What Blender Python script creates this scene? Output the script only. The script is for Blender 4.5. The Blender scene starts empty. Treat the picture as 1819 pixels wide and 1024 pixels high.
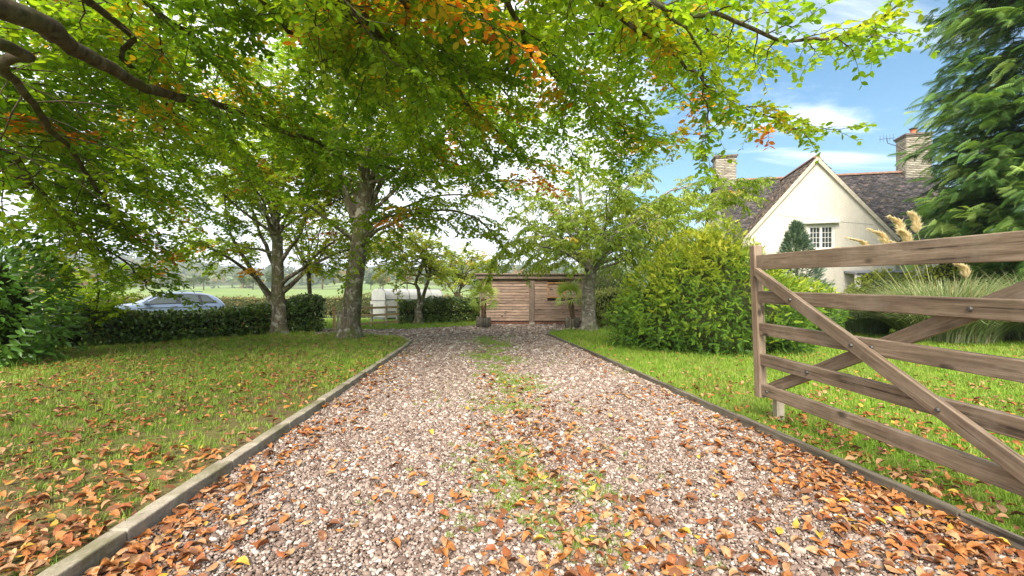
import bpy, bmesh, math, random
import numpy as np
from mathutils import Vector, Matrix

# ------------------------------------------------------------------ camera, world, sun, exposure
SC = bpy.context.scene
COL = SC.collection
R = math.radians
F, CX, HZ, CH = 808.0, 909.5, 528.0, 1.15      # focal length (px), optical axis, horizon row, camera height

cam_d = bpy.data.cameras.new('camera')
cam = bpy.data.objects.new('camera', cam_d)
COL.objects.link(cam)
cam.location = (0, 0, CH)
cam.rotation_euler = (R(90), 0, 0)
cam_d.sensor_width = 36.0
cam_d.lens = 36.0 * F / 1819.0
cam_d.shift_y = (HZ - 512.0) / 1819.0
cam_d.clip_start = 0.05
cam_d.clip_end = 9000
SC.camera = cam

SUN_EL, SUN_AZ = 43.0, 186.0                    # azimuth clockwise from +Y: behind the camera
world = bpy.data.worlds.new('World')
SC.world = world
world.use_nodes = True
wn = world.node_tree.nodes
wl = world.node_tree.links
wn.clear()
w_out = wn.new('ShaderNodeOutputWorld')
w_bg = wn.new('ShaderNodeBackground')
w_bg.inputs['Strength'].default_value = 0.092
w_sky = wn.new('ShaderNodeTexSky')
w_sky.sky_type = 'NISHITA'
w_sky.sun_disc = False
w_sky.sun_elevation = R(SUN_EL)
w_sky.sun_rotation = R(SUN_AZ)
w_sky.air_density = 1.0
w_sky.dust_density = 0.6
w_sky.ozone_density = 2.6
w_co = wn.new('ShaderNodeTexCoord')

def wmath(op, a, b=None, c=None, clamp=False):
    n = wn.new('ShaderNodeMath'); n.operation = op; n.use_clamp = clamp
    for i, v in enumerate((a, b, c)):
        if v is None: continue
        if isinstance(v, (int, float)): n.inputs[i].default_value = v
        else: wl.new(v, n.inputs[i])
    return n.outputs[0]

w_sep = wn.new('ShaderNodeSeparateXYZ')
wl.new(w_co.outputs['Generated'], w_sep.inputs[0])
dx, dy, dz = w_sep.outputs
zz = wmath('MAXIMUM', dz, 0.06)
w_cmb = wn.new('ShaderNodeCombineXYZ')         # cloud layer seen in plan
wl.new(wmath('DIVIDE', dx, zz), w_cmb.inputs[0]); wl.new(wmath('DIVIDE', dy, zz), w_cmb.inputs[1])
w_map = wn.new('ShaderNodeMapping')
w_map.inputs['Rotation'].default_value = (0, 0, R(28))
w_map.inputs['Scale'].default_value = (0.5, 1.25, 1)
wl.new(w_cmb.outputs[0], w_map.inputs[0])
w_noi = wn.new('ShaderNodeTexNoise')
w_noi.inputs['Scale'].default_value = 0.95
w_noi.inputs['Detail'].default_value = 7
w_noi.inputs['Roughness'].default_value = 0.58
w_noi.inputs['Distortion'].default_value = 0.9
wl.new(w_map.outputs[0], w_noi.inputs['Vector'])
# broken cirrus in the clearing, a cloud deck over the fields on the other side
bank = wmath('MULTIPLY', wmath('SUBTRACT', 0.30, wmath('ADD', dx, wmath('MULTIPLY', dy, -0.02))), 1.5)
bank = wmath('MINIMUM', wmath('MAXIMUM', bank, 0.0), 0.42)
cl = wmath('ADD', w_noi.outputs['Fac'], bank)
w_ramp = wn.new('ShaderNodeMapRange')
w_ramp.interpolation_type = 'SMOOTHSTEP'
w_ramp.inputs['From Min'].default_value = 0.50
w_ramp.inputs['From Max'].default_value = 0.80
wl.new(cl, w_ramp.inputs['Value'])
low = wmath('POWER', wmath('SUBTRACT', 1.0, wmath('MAXIMUM', dz, 0.0), clamp=True), 6.0)  # milky air at the horizon
cover = wmath('MAXIMUM', wmath('MULTIPLY', w_ramp.outputs[0], 0.85), wmath('MULTIPLY', low, 0.16))
w_mix = wn.new('ShaderNodeMix'); w_mix.data_type = 'RGBA'
wl.new(cover, w_mix.inputs['Factor'])
w_hs = wn.new('ShaderNodeHueSaturation')      # the clear, polarised blue of the photograph
w_hs.inputs['Hue'].default_value = 0.485
w_hs.inputs['Saturation'].default_value = 1.2
w_hs.inputs['Value'].default_value = 0.85
wl.new(w_sky.outputs[0], w_hs.inputs['Color'])
wl.new(w_hs.outputs[0], w_mix.inputs['A'])
w_mix.inputs['B'].default_value = (8.6, 8.75, 9.0, 1)
wl.new(w_mix.outputs['Result'], w_bg.inputs['Color'])
wl.new(w_bg.outputs[0], w_out.inputs[0])

sun_d = bpy.data.lights.new('sun', 'SUN')
sun_d.energy = 4.0
sun_d.angle = R(38)
sun_d.color = (1.0, 0.93, 0.82)
sun = bpy.data.objects.new('sun', sun_d)
COL.objects.link(sun)
sd = Vector((math.sin(R(SUN_AZ)) * math.cos(R(SUN_EL)), math.cos(R(SUN_AZ)) * math.cos(R(SUN_EL)), math.sin(R(SUN_EL))))
sun.rotation_euler = sd.to_track_quat('Z', 'Y').to_euler()

SC.view_settings.view_transform = 'Standard'
SC.view_settings.look = 'None'
SC.view_settings.exposure = 1.42
SC.view_settings.gamma = 1.0
SC.view_settings.use_curve_mapping = False
SC.render.engine = 'CYCLES'
SC.cycles.use_denoising = True
SC.cycles.max_bounces = 14
SC.cycles.transparent_max_bounces = 8
SC.cycles.diffuse_bounces = 8
SC.cycles.transmission_bounces = 10
SC.cycles.volume_bounces = 0

# ------------------------------------------------------------------ helpers
def P(px, py, Y):
    """world point seen at photo pixel (px, py) when it stands Y metres ahead"""
    return np.array([(px - CX) / F * Y, Y, CH + (HZ - py) / F * Y])

def G(px, py, z=0.0):
    Y = (CH - z) * F / (py - HZ)
    return np.array([(px - CX) / F * Y, Y, z])

def nrm(a):
    a = np.asarray(a, float)
    return a / np.maximum(np.linalg.norm(a, axis=-1, keepdims=True), 1e-9)

def mesh_np(name, v, f, col=None, smooth=False, mats=()):
    """v (N,3), f (M,k) all faces with k corners, col (N,3) optional vertex tint"""
    v = np.ascontiguousarray(v, np.float32); f = np.ascontiguousarray(f, np.int32)
    me = bpy.data.meshes.new(name)
    me.vertices.add(len(v)); me.vertices.foreach_set('co', v.ravel())
    k = f.shape[1]
    me.loops.add(f.size); me.loops.foreach_set('vertex_index', f.ravel())
    me.polygons.add(len(f))
    me.polygons.foreach_set('loop_start', np.arange(0, f.size, k, dtype=np.int32))
    try: me.polygons.foreach_set('loop_total', np.full(len(f), k, np.int32))
    except Exception: pass
    if smooth: me.polygons.foreach_set('use_smooth', np.ones(len(f), bool))
    if col is not None:
        c = np.ones((len(v), 4), np.float32); c[:, :3] = col
        a = me.attributes.new('col', 'FLOAT_COLOR', 'POINT')
        a.data.foreach_set('color', c.ravel())
    for m in mats: me.materials.append(m)
    me.update(calc_edges=True)
    return me

def link(name, me, parent=None, loc=None, kind=None):
    o = bpy.data.objects.new(name, me); COL.objects.link(o)
    if parent is not None: o.parent = parent
    if loc is not None: o.location = loc
    if kind: o['kind'] = kind
    return o

def tag(o, label, cat, group=None):
    o['label'] = label; o['category'] = cat
    if group: o['group'] = group
    return o

def thing(name, label, cat, loc=(0, 0, 0), rz=0.0, group=None):
    o = bpy.data.objects.new(name, None); COL.objects.link(o)
    o.empty_display_size = 0.2
    o.location = loc; o.rotation_euler = (0, 0, rz)
    return tag(o, label, cat, group)

class MB:
    """collects mixed polygons; build() links them as one mesh"""
    def __init__(s): s.v = []; s.f = []
    def poly(s, pts):
        n = len(s.v); s.v += [tuple(map(float, p)) for p in pts]; s.f.append(tuple(range(n, n + len(pts))))
    def add(s, v, f):
        n = len(s.v); s.v += [tuple(map(float, p)) for p in v]; s.f += [tuple(int(i) + n for i in q) for q in f]
    def box(s, x0, x1, y0, y1, z0, z1):
        s.add([(x0,y0,z0),(x1,y0,z0),(x1,y1,z0),(x0,y1,z0),(x0,y0,z1),(x1,y0,z1),(x1,y1,z1),(x0,y1,z1)], BOXF)
    def prism(s, poly, axis, a, b):
        """extrude a 2-D polygon along an axis from a to b"""
        def mk(p, t):
            q = [0, 0, 0]; o = [i for i in range(3) if i != axis]; q[o[0]], q[o[1]], q[axis] = p[0], p[1], t; return q
        n = len(poly); s.add([mk(p, a) for p in poly] + [mk(p, b) for p in poly],
            [tuple(range(n)), tuple(range(2*n-1, n-1, -1))] + [(i, i+n, (i+1) % n + n, (i+1) % n) for i in range(n)])
    def tube(s, pts, r, n=8):
        v, f = tube(pts, r, n); s.add(v, f)
        m = len(v) // n
        b = len(s.v) - len(v)
        s.f.append(tuple(b + i for i in range(n))); s.f.append(tuple(b + (m-1)*n + i for i in range(n)))
    def mesh(s, name, mat, smooth=False):
        me = bpy.data.meshes.new(name); me.from_pydata(s.v, [], s.f)
        bm = bmesh.new(); bm.from_mesh(me); bmesh.ops.recalc_face_normals(bm, faces=bm.faces); bm.to_mesh(me); bm.free()
        if smooth:
            for p in me.polygons: p.use_smooth = True
        me.materials.append(mat); me.update()
        return me
    def build(s, name, mat, parent=None, bevel=0, smooth=False, kind=None):
        o = link(name, s.mesh(name, mat, smooth), parent, kind=kind)
        if bevel:
            m = o.modifiers.new('bevel', 'BEVEL'); m.width = bevel; m.segments = 2; m.limit_method = 'ANGLE'
        return o
BOXF = [(0,3,2,1),(4,5,6,7),(0,1,5,4),(1,2,6,5),(2,3,7,6),(3,0,4,7)]

def spline(pts, n):
    p = np.asarray(pts, float)
    if len(p) == 2:
        t = np.linspace(0, 1, n)[:, None]; return p[0] * (1 - t) + p[1] * t
    q = np.vstack([2*p[0]-p[1], p, 2*p[-1]-p[-2]])
    t = np.linspace(0, len(p) - 1 - 1e-6, n); i = t.astype(int); u = (t - i)[:, None]
    a, b, c, d = q[i], q[i+1], q[i+2], q[i+3]
    return 0.5*((2*b) + (c-a)*u + (2*a-5*b+4*c-d)*u*u + (3*b-a-3*c+d)*u**3)

def tube(path, r, n=8):
    path = np.asarray(path, float); m = len(path)
    r = np.broadcast_to(np.asarray(r, float), (m,))
    t = nrm(np.gradient(path, axis=0))
    ref = np.array([0, 0, 1.0]) if abs(t[0, 2]) < 0.8 else np.array([1.0, 0, 0])
    a = nrm(np.cross(t, ref)); b = np.cross(t, a)
    th = np.linspace(0, 2*math.pi, n, endpoint=False)
    v = path[:, None] + r[:, None, None]*(a[:, None]*np.cos(th)[None, :, None] + b[:, None]*np.sin(th)[None, :, None])
    i = np.arange(m-1)[:, None]*n; j = np.arange(n)[None]; k = (j+1) % n
    f = np.stack([i+j, i+k, i+n+k, i+n+j], -1).reshape(-1, 4)
    return v.reshape(-1, 3), f

def bake(tv, tf, pos, X, Y, Z, scale, col=None):
    """stamp a template on N frames: returns verts, faces, colours"""
    tv = np.asarray(tv, float); tf = np.asarray(tf, int); N = len(pos)
    s = np.broadcast_to(np.asarray(scale, float), (N,))[:, None, None]
    v = pos[:, None] + s*(tv[None, :, 0:1]*X[:, None] + tv[None, :, 1:2]*Y[:, None] + tv[None, :, 2:3]*Z[:, None])
    f = (np.arange(N)*len(tv))[:, None, None] + tf[None]
    c = None if col is None else np.repeat(col, len(tv), axis=0)
    return v.reshape(-1, 3), f.reshape(-1, tf.shape[1]), c

def frames(D, U):
    """Y along D, Z near U"""
    Y = nrm(D); X = nrm(np.cross(Y, U)); Z = np.cross(X, Y); return X, Y, Z

def ramp(stops, t):
    s = np.array([x[0] for x in stops]); c = np.array([x[1] for x in stops])
    return np.stack([np.interp(t, s, c[:, i]) for i in range(3)], -1)

LEAF_V = [(0,0,0),(0.27,0.28,0.05),(0.25,0.66,0.04),(0,1,-0.03),(-0.25,0.66,0.04),(-0.27,0.28,0.05)]
LEAF_F = [(0,1,2,3),(0,3,4,5)]
NARROW_V = [(x*0.62, y, z) for x, y, z in LEAF_V]

# ------------------------------------------------------------------ materials
class NT:
    def __init__(s, name):
        s.m = bpy.data.materials.new(name); s.m.use_nodes = True
        s.t = s.m.node_tree; s.t.nodes.clear()
        s.out = s.n('ShaderNodeOutputMaterial')
    def n(s, typ, **kw):
        x = s.t.nodes.new(typ)
        for k, v in kw.items(): setattr(x, k, v)
        return x
    def set(s, sock, v):
        if v is None: return
        if isinstance(v, bpy.types.NodeSocket): s.t.links.new(v, sock)
        elif isinstance(v, (tuple, list)) and len(v) == 3 and sock.type == 'RGBA': sock.default_value = (*v, 1)
        else: sock.default_value = v
    def math(s, op, a, b=None, clamp=False):
        x = s.n('ShaderNodeMath', operation=op, use_clamp=clamp); s.set(x.inputs[0], a); s.set(x.inputs[1], b); return x.outputs[0]
    def coord(s, which='Object', scale=None, rot=None):
        c = s.n('ShaderNodeTexCoord').outputs[which]
        if scale is not None or rot is not None:
            m = s.n('ShaderNodeMapping')
            if scale is not None: m.inputs['Scale'].default_value = scale
            if rot is not None: m.inputs['Rotation'].default_value = rot
            s.t.links.new(c, m.inputs[0]); c = m.outputs[0]
        return c
    def noise(s, vec, scale, detail=4, rough=0.55, dist=0.0):
        x = s.n('ShaderNodeTexNoise'); s.set(x.inputs['Vector'], vec)
        x.inputs['Scale'].default_value = scale; x.inputs['Detail'].default_value = detail
        x.inputs['Roughness'].default_value = rough; x.inputs['Distortion'].default_value = dist
        return x.outputs['Fac']
    def voro(s, vec, scale, out='Distance', feature='F1'):
        x = s.n('ShaderNodeTexVoronoi', feature=feature); s.set(x.inputs['Vector'], vec); x.inputs['Scale'].default_value = scale
        return x.outputs[out]
    def ramp(s, fac, stops, interp='LINEAR'):
        x = s.n('ShaderNodeValToRGB'); cr = x.color_ramp; cr.interpolation = interp
        while len(cr.elements) < len(stops): cr.elements.new(0.5)
        for e, (p, c) in zip(cr.elements, stops):
            e.position = p; e.color = (*c, 1) if len(c) == 3 else c
        s.set(x.inputs[0], fac); return x.outputs[0]
    def mix(s, fac, a, b, mode='MIX'):
        x = s.n('ShaderNodeMix', data_type='RGBA', blend_type=mode); s.set(x.inputs['Factor'], fac)
        s.set(x.inputs['A'], a); s.set(x.inputs['B'], b); return x.outputs['Result']
    def rng(s, v, a, b, c=0.0, d=1.0):
        x = s.n('ShaderNodeMapRange'); s.set(x.inputs[0], v)
        for i, q in enumerate((a, b, c, d)): x.inputs[i+1].default_value = q
        return x.outputs[0]
    def attr(s, name='col', typ='GEOMETRY'):
        x = s.n('ShaderNodeAttribute', attribute_name=name, attribute_type=typ); return x.outputs['Color']
    def rand(s): return s.n('ShaderNodeObjectInfo').outputs['Random']
    def bump(s, h, strength=0.3, dist=0.01):
        x = s.n('ShaderNodeBump'); x.inputs['Strength'].default_value = strength; x.inputs['Distance'].default_value = dist
        s.set(x.inputs['Height'], h); return x.outputs[0]
    def pbr(s, col, rough=0.7, spec=0.3, normal=None, metal=0.0, **kw):
        b = s.n('ShaderNodeBsdfPrincipled')
        s.set(b.inputs['Base Color'], col); s.set(b.inputs['Roughness'], rough); s.set(b.inputs['Specular IOR Level'], spec)
        s.set(b.inputs['Metallic'], metal)
        if normal is not None: s.set(b.inputs['Normal'], normal)
        for k, v in kw.items(): s.set(b.inputs[k.replace('_', ' ')], v)
        return b.outputs[0]
    def done(s, sh):
        s.t.links.new(sh, s.out.inputs['Surface']); return s.m

def leaf_mat(name, trans=0.45, rough=0.45, spec=0.25, warm=(1.25, 1.15, 0.55)):
    t = NT(name); c = t.attr()
    b = t.pbr(c, rough, spec)
    tr = t.n('ShaderNodeBsdfTranslucent'); t.set(tr.inputs['Color'], t.mix(1.0, c, (*warm, 1), 'MULTIPLY'))
    m = t.n('ShaderNodeMixShader'); m.inputs[0].default_value = trans
    t.t.links.new(b, m.inputs[1]); t.t.links.new(tr.outputs[0], m.inputs[2])
    return t.done(m.outputs[0])

def wood_mat(name, c0, c1, c2, axis=0, scale=1.0, knots=True, rough=0.75, vary=0.25, green=0.0):
    """c0 dark grain, c1 mean, c2 pale; grain runs along the local axis"""
    t = NT(name)
    sc = [9.0*scale]*3; sc[axis] = 0.55*scale
    co = t.coord('Object')
    r = t.rand()
    off = t.n('ShaderNodeVectorMath', operation='ADD'); t.set(off.inputs[0], co)
    cb = t.n('ShaderNodeCombineXYZ'); 
    for i in range(3): t.set(cb.inputs[i], t.math('MULTIPLY', r, 17.0 + 9*i))
    t.set(off.inputs[1], cb.outputs[0])
    m = t.n('ShaderNodeMapping'); m.inputs['Scale'].default_value = sc; t.set(m.inputs[0], off.outputs[0])
    g = t.noise(m.outputs[0], 3.2, 6, 0.62, 0.7)
    fine = t.noise(m.outputs[0], 16.0, 3, 0.6)
    base = t.ramp(g, [(0.28, c0), (0.48, c1), (0.72, c2)])
    base = t.mix(t.rng(fine, 0.35, 0.65, 0.0, 0.35), base, c0)
    blotch = t.noise(off.outputs[0], 2.3*scale, 4, 0.6)
    base = t.mix(t.rng(blotch, 0.42, 0.70, 0.0, 0.55), base, tuple(x*0.55 for x in c1))
    if knots:
        ks = [5.0*scale]*3; ks[axis] = 2.6*scale
        km = t.n('ShaderNodeMapping'); km.inputs['Scale'].default_value = ks; t.set(km.inputs[0], off.outputs[0])
        d = t.voro(km.outputs[0], 1.0)
        base = t.mix(t.rng(d, 0.10, 0.17, 0.85, 0.0), base, tuple(x*0.35 for x in c0))
    cs = [42.0*scale]*3; cs[axis] = 0.8*scale
    cm = t.n('ShaderNodeMapping'); cm.inputs['Scale'].default_value = cs; t.set(cm.inputs[0], off.outputs[0])
    ck = t.noise(cm.outputs[0], 1.0, 2, 0.5, 0.3)
    base = t.mix(t.math('MULTIPLY', t.rng(ck, 0.60, 0.66, 0, 0.8), t.rng(blotch, 0.40, 0.55)), base, tuple(x*0.3 for x in c0))
    base = t.mix(t.rng(t.noise(off.outputs[0], 3.7, 5, 0.65), 0.50, 0.68, 0, 0.3), base, tuple(0.7*x+0.3*(sum(c2)/3) for x in c2))
    if green:
        gn = t.noise(off.outputs[0], 5.0, 5, 0.7)
        base = t.mix(t.rng(gn, 0.5, 0.7, 0.0, green), base, (0.09, 0.10, 0.03))
    hsv = t.n('ShaderNodeHueSaturation'); t.set(hsv.inputs['Color'], base)
    t.set(hsv.inputs['Value'], t.rng(r, 0, 1, 1-vary, 1+vary))
    nb = t.bump(t.math('ADD', g, fine), 0.35, 0.004)
    return t.done(t.pbr(hsv.outputs[0], rough, 0.25, nb))

def plain(name, col, rough=0.6, spec=0.3, metal=0.0, nscale=8.0, var=0.2, bump=0.1, coord='Object'):
    t = NT(name); co = t.coord(coord)
    n = t.noise(co, nscale, 5, 0.6)
    c = t.mix(t.rng(n, 0.3, 0.7), tuple(x*(1-var) for x in col), tuple(min(1, x*(1+var)) for x in col))
    return t.done(t.pbr(c, rough, spec, t.bump(n, bump, 0.005), metal))

def bark_mat(name, c_dark, c_pale, moss=0.4, lichen=0.3, stretch=(5, 5, 1.6)):
    t = NT(name); co = t.coord('Object', stretch); c2 = t.coord('Object')
    n = t.noise(co, 2.2, 7, 0.65, 0.5)
    base = t.ramp(n, [(0.3, c_dark), (0.62, c_pale)])
    pl = t.noise(c2, 6.5, 5, 0.6, 0.4)
    base = t.mix(t.rng(pl, 0.53, 0.60, 0, lichen), base, (0.42, 0.40, 0.34))
    ms = t.noise(c2, 2.1, 6, 0.7)
    base = t.mix(t.rng(ms, 0.46, 0.62, 0, moss), base, (0.075, 0.095, 0.012))
    return t.done(t.pbr(base, 0.9, 0.15, t.bump(n, 0.7, 0.03)))

M = {}
M['leaf'] = leaf_mat('beech_leaf', 0.58, 0.42, 0.30, (1.7, 1.6, 0.6))
M['leaf_soft'] = leaf_mat('soft_leaf', 0.5, 0.5, 0.25, (1.5, 1.4, 0.6))
M['leaf_waxy'] = leaf_mat('waxy_leaf', 0.18, 0.28, 0.5)
M['needle'] = leaf_mat('needle_leaf', 0.30, 0.55, 0.25)
M['straw'] = leaf_mat('straw', 0.35, 0.6, 0.15, (1.1, 1.05, 0.9))
t = NT('dry_leaf'); c = t.attr(); gp_ = t.n('ShaderNodeNewGeometry').outputs['Position']
n_ = t.noise(gp_, 55.0, 4, 0.65); n2_ = t.noise(gp_, 260.0, 2, 0.6)
c = t.mix(t.rng(n_, 0.42, 0.68, 0, 0.55), c, (0.16, 0.06, 0.025)); c = t.mix(t.rng(n_, 0.30, 0.42, 0.35, 0), c, (0.62, 0.40, 0.20))
b = t.pbr(c, 0.55, 0.3, t.bump(n2_, 0.5, 0.004)); tr = t.n('ShaderNodeBsdfTranslucent'); t.set(tr.inputs[0], c)
mx = t.n('ShaderNodeMixShader'); mx.inputs[0].default_value = 0.12; t.t.links.new(b, mx.inputs[1]); t.t.links.new(tr.outputs[0], mx.inputs[2])
M['litter'] = t.done(mx.outputs[0])
M['bark'] = bark_mat('grey_bark', (0.045, 0.036, 0.026), (0.20, 0.165, 0.12), 0.75, 0.75)
M['bark_dark'] = bark_mat('dark_bark', (0.025, 0.018, 0.012), (0.11, 0.08, 0.052), 0.35, 0.12)
M['bark_cherry'] = bark_mat('cherry_bark', (0.06, 0.045, 0.035), (0.27, 0.24, 0.20), 0.6, 0.8, (1.6, 1.6, 7))
M['twig'] = plain('twig', (0.075, 0.055, 0.038), 0.85, 0.15)
M['metal_dark'] = plain('dark_metal', (0.10, 0.095, 0.09), 0.45, 0.5, 0.6)

# ------------------------------------------------------------------ ground, field, hills
def vnoise(x, y, seed=0, octaves=3):
    """smooth value noise on arrays"""
    out = 0; amp = 1.0
    for o in range(octaves):
        rs = np.random.RandomState(seed + o); tab = rs.rand(64, 64)
        xi = np.floor(x).astype(int); yi = np.floor(y).astype(int); u = x-xi; w = y-yi
        u = u*u*(3-2*u); w = w*w*(3-2*w)
        a = tab[xi % 64, yi % 64]; b = tab[(xi+1) % 64, yi % 64]; c = tab[xi % 64, (yi+1) % 64]; d = tab[(xi+1) % 64, (yi+1) % 64]
        out = out + amp*((a*(1-u)+b*u)*(1-w)+(c*(1-u)+d*u)*w - 0.5); amp *= 0.5; x = x*2.03; y = y*2.03
    return out

def terrain(x, y):
    """height of the open country beyond the garden"""
    d = np.maximum(y, 0)
    z = np.interp(d, [0, 16.5, 22, 50, 90, 190, 260, 420, 700, 1000, 1500, 3000], [-0.04, -0.04, -0.26, -0.26, 0.4, 4.6, 4.4, 8, 34, 58, 70, 70])
    hill = np.clip((d-260)/500, 0, 1)
    return z + hill*vnoise(x/300+7.3, y/340+3.1, 5)*58 + np.clip((d-60)/200, 0, 1)*vnoise(x/40, y/40, 9)*1.2

ys = np.concatenate([np.linspace(-60, 20, 14), np.linspace(22, 60, 12), np.linspace(66, 260, 26), np.linspace(275, 1500, 44), [2200, 4000]])
xs = np.concatenate([-np.geomspace(4000, 4, 52), [0], np.geomspace(4, 4000, 52)])
gx, gy = np.meshgrid(xs, ys)
gz = terrain(gx, gy)
nx, ny = len(xs), len(ys)
i = (np.arange(ny-1)[:, None]*nx + np.arange(nx-1)[None]).ravel()
gf = np.stack([i, i+1, i+1+nx, i+nx], -1)
t = NT('field')
co = t.coord('Object')
n1 = t.noise(co, 0.05, 6, 0.6); n2 = t.noise(co, 1.3, 5, 0.7)
sep = t.n('ShaderNodeSeparateXYZ'); t.set(sep.inputs[0], co)
fld = t.mix(t.rng(n1, 0.35, 0.65), (0.13, 0.19, 0.05), (0.21, 0.255, 0.10))
fld = t.mix(t.rng(n2, 0.3, 0.7, 0, 0.4), fld, (0.12, 0.2, 0.04))
wood = t.mix(t.rng(t.noise(co, 0.03, 8, 0.7), 0.35, 0.65), (0.035, 0.06, 0.02), (0.11, 0.11, 0.035))
hedge_rows = t.rng(t.noise(co, 0.012, 2, 0.5), 0.42, 0.5)
far = t.rng(sep.outputs[1], 230, 300)
c = t.mix(t.math('MULTIPLY', far, hedge_rows), fld, wood)
M['field'] = t.done(t.pbr(c, 0.9, 0.1, t.bump(n2, 0.4, 0.05)))
link('ground', mesh_np('ground', np.stack([gx, gy, gz], -1).reshape(-1, 3), gf, smooth=True, mats=[M['field']]), kind='structure')

# ------------------------------------------------------------------ gravel drive, lawns, kerbs
KL = np.array([(-1.60, -1.5), (-1.82, 1.77), (-2.17, 6.51), (-2.40, 9.9), (-2.52, 11.0)])        # lawn side of the pale kerb
KR = np.array([(2.62, -1.5), (2.26, 2.03), (2.07, 3.85), (1.58, 8.8), (1.03, 13.6)])              # drive side of the timber edging
LEFT_END = [(-2.62, 11.5), (-3.1, 12.5), (-4.2, 13.2), (-6.0, 13.6)]
RIGHT_END = [(1.15, 14.3), (1.8, 15.1), (2.3, 15.5), (3.3, 15.9)]
FAR_EDGE = [(-6.6, 15.9), (-5.2, 15.6), (-3.6, 15.9), (-2.2, 17.0), (-1.45, 17.9), (-1.45, 18.9)]
drive_poly = [tuple(p) for p in KL] + LEFT_END + FAR_EDGE + [(3.3, 18.9)] + RIGHT_END[::-1] + [tuple(p) for p in KR[::-1]]

def inside(px, py, poly):
    poly = np.asarray(poly, float); x1, y1 = poly[:, 0], poly[:, 1]; x2, y2 = np.roll(x1, -1), np.roll(y1, -1)
    r = np.zeros(len(px), bool)
    for a, b, c, d in zip(x1, y1, x2, y2):
        cond = ((b > py) != (d > py)) & (px < (c-a)*(py-b)/((d-b) if d != b else 1e-9) + a)
        r ^= cond
    return r

def sheet(name, poly, z, mat):
    me = bpy.data.meshes.new(name); bm = bmesh.new()
    bm.faces.new([bm.verts.new((x, y, z)) for x, y in poly]); bmesh.ops.triangulate(bm, faces=bm.faces)
    bmesh.ops.recalc_face_normals(bm, faces=bm.faces)
    for f_ in bm.faces:
        if f_.normal.z < 0: f_.normal_flip()
    bm.to_mesh(me); bm.free(); me.materials.append(mat)
    return link(name, me, kind='structure')

GRAVEL = [(0.0, (0.08, 0.05, 0.036)), (0.22, (0.155, 0.104, 0.079)), (0.48, (0.23, 0.168, 0.133)), (0.70, (0.30, 0.232, 0.190)), (0.87, (0.42, 0.348, 0.293)), (0.95, (0.57, 0.51, 0.45)), (1.0, (0.17, 0.155, 0.145))]
t = NT('gravel_bed'); co = t.coord('Object')
v1 = t.voro(co, 44.0, 'Color'); vd = t.voro(co, 44.0)
sp = t.n('ShaderNodeSeparateColor'); t.set(sp.inputs[0], v1)
gc = t.ramp(sp.outputs[0], GRAVEL)
gc = t.mix(t.rng(vd, 0.3, 0.7, 0, 0.35), gc, (0.16, 0.12, 0.10))
dirt = t.noise(co, 0.9, 5, 0.6)
gc = t.mix(t.rng(dirt, 0.55, 0.8, 0, 0.25), gc, (0.17, 0.12, 0.085))
M['gravel_bed'] = t.done(t.pbr(gc, 0.85, 0.2, t.bump(t.math('SUBTRACT', 1.0, vd), 0.9, 0.02)))
sheet('gravel_drive', drive_poly, 0.0, M['gravel_bed'])

t = NT('lawn'); co = t.coord('Object')
n1 = t.noise(co, 0.55, 5, 0.6); n2 = t.noise(co, 9.0, 5, 0.7); n3 = t.noise(co, 60.0, 3, 0.6)
c = t.mix(t.rng(n2, 0.3, 0.7), (0.13, 0.22, 0.025), (0.24, 0.34, 0.05))
c = t.mix(t.rng(n1, 0.48, 0.66, 0, 0.7), c, (0.16, 0.13, 0.055))
c = t.mix(t.rng(n3, 0.35, 0.65, 0, 0.35), c, (0.05, 0.07, 0.015))
M['lawn'] = t.done(t.pbr(c, 0.95, 0.1, t.bump(n3, 0.8, 0.02)))
t = NT('bare_lawn'); co = t.coord('Object')
n2 = t.noise(co, 9.0, 5, 0.7); n3 = t.noise(co, 60.0, 3, 0.6); n1 = t.noise(co, 0.8, 5, 0.6)
c = t.mix(t.rng(n2, 0.3, 0.7), (0.12, 0.115, 0.035), (0.19, 0.20, 0.05))
c = t.mix(t.rng(n1, 0.40, 0.6, 0, 0.85), c, (0.155, 0.105, 0.06))
c = t.mix(t.rng(n3, 0.35, 0.65, 0, 0.4), c, (0.06, 0.045, 0.02))
M['bare_lawn'] = t.done(t.pbr(c, 0.95, 0.1, t.bump(n3, 0.8, 0.02)))

LAWN_L = [tuple(p + np.array([0.015, 0])) for p in KL] + LEFT_END + [(-6.2, 14.4), (-6.6, 15.2), (-9.6, 10.8), (-14, 7.5), (-14, -1.5)]
LAWN_R = [tuple(p + np.array([0.05, 0])) for p in KR] + RIGHT_END + [(3.4, 16.8), (3.4, 26), (30, 26), (30, -1.5)]
LAWN_F = FAR_EDGE + [(-1.45, 22.5), (-9, 22.5), (-8.2, 15.6)]
ZL, ZR, ZF = 0.055, 0.04, 0.02
sheet('lawn', LAWN_L, ZL, M['bare_lawn'])
sheet('lawn', LAWN_R, ZR, M['lawn'])
sheet('lawn', LAWN_F, ZF, M['lawn'])
t = NT('soil'); co = t.coord('Object'); n = t.noise(co, 14, 6, 0.7)
M['soil'] = t.done(t.pbr(t.mix(n, (0.06, 0.04, 0.028), (0.17, 0.115, 0.08)), 0.95, 0.1, t.bump(n, 1.0, 0.03)))
sheet('flower_bed', [(8.3, 8.35), (9.5, 8.75), (12, 8.95), (16, 9.0), (16, 7.9), (12, 7.75), (9.3, 7.7)], ZR+0.004, M['soil'])

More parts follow.
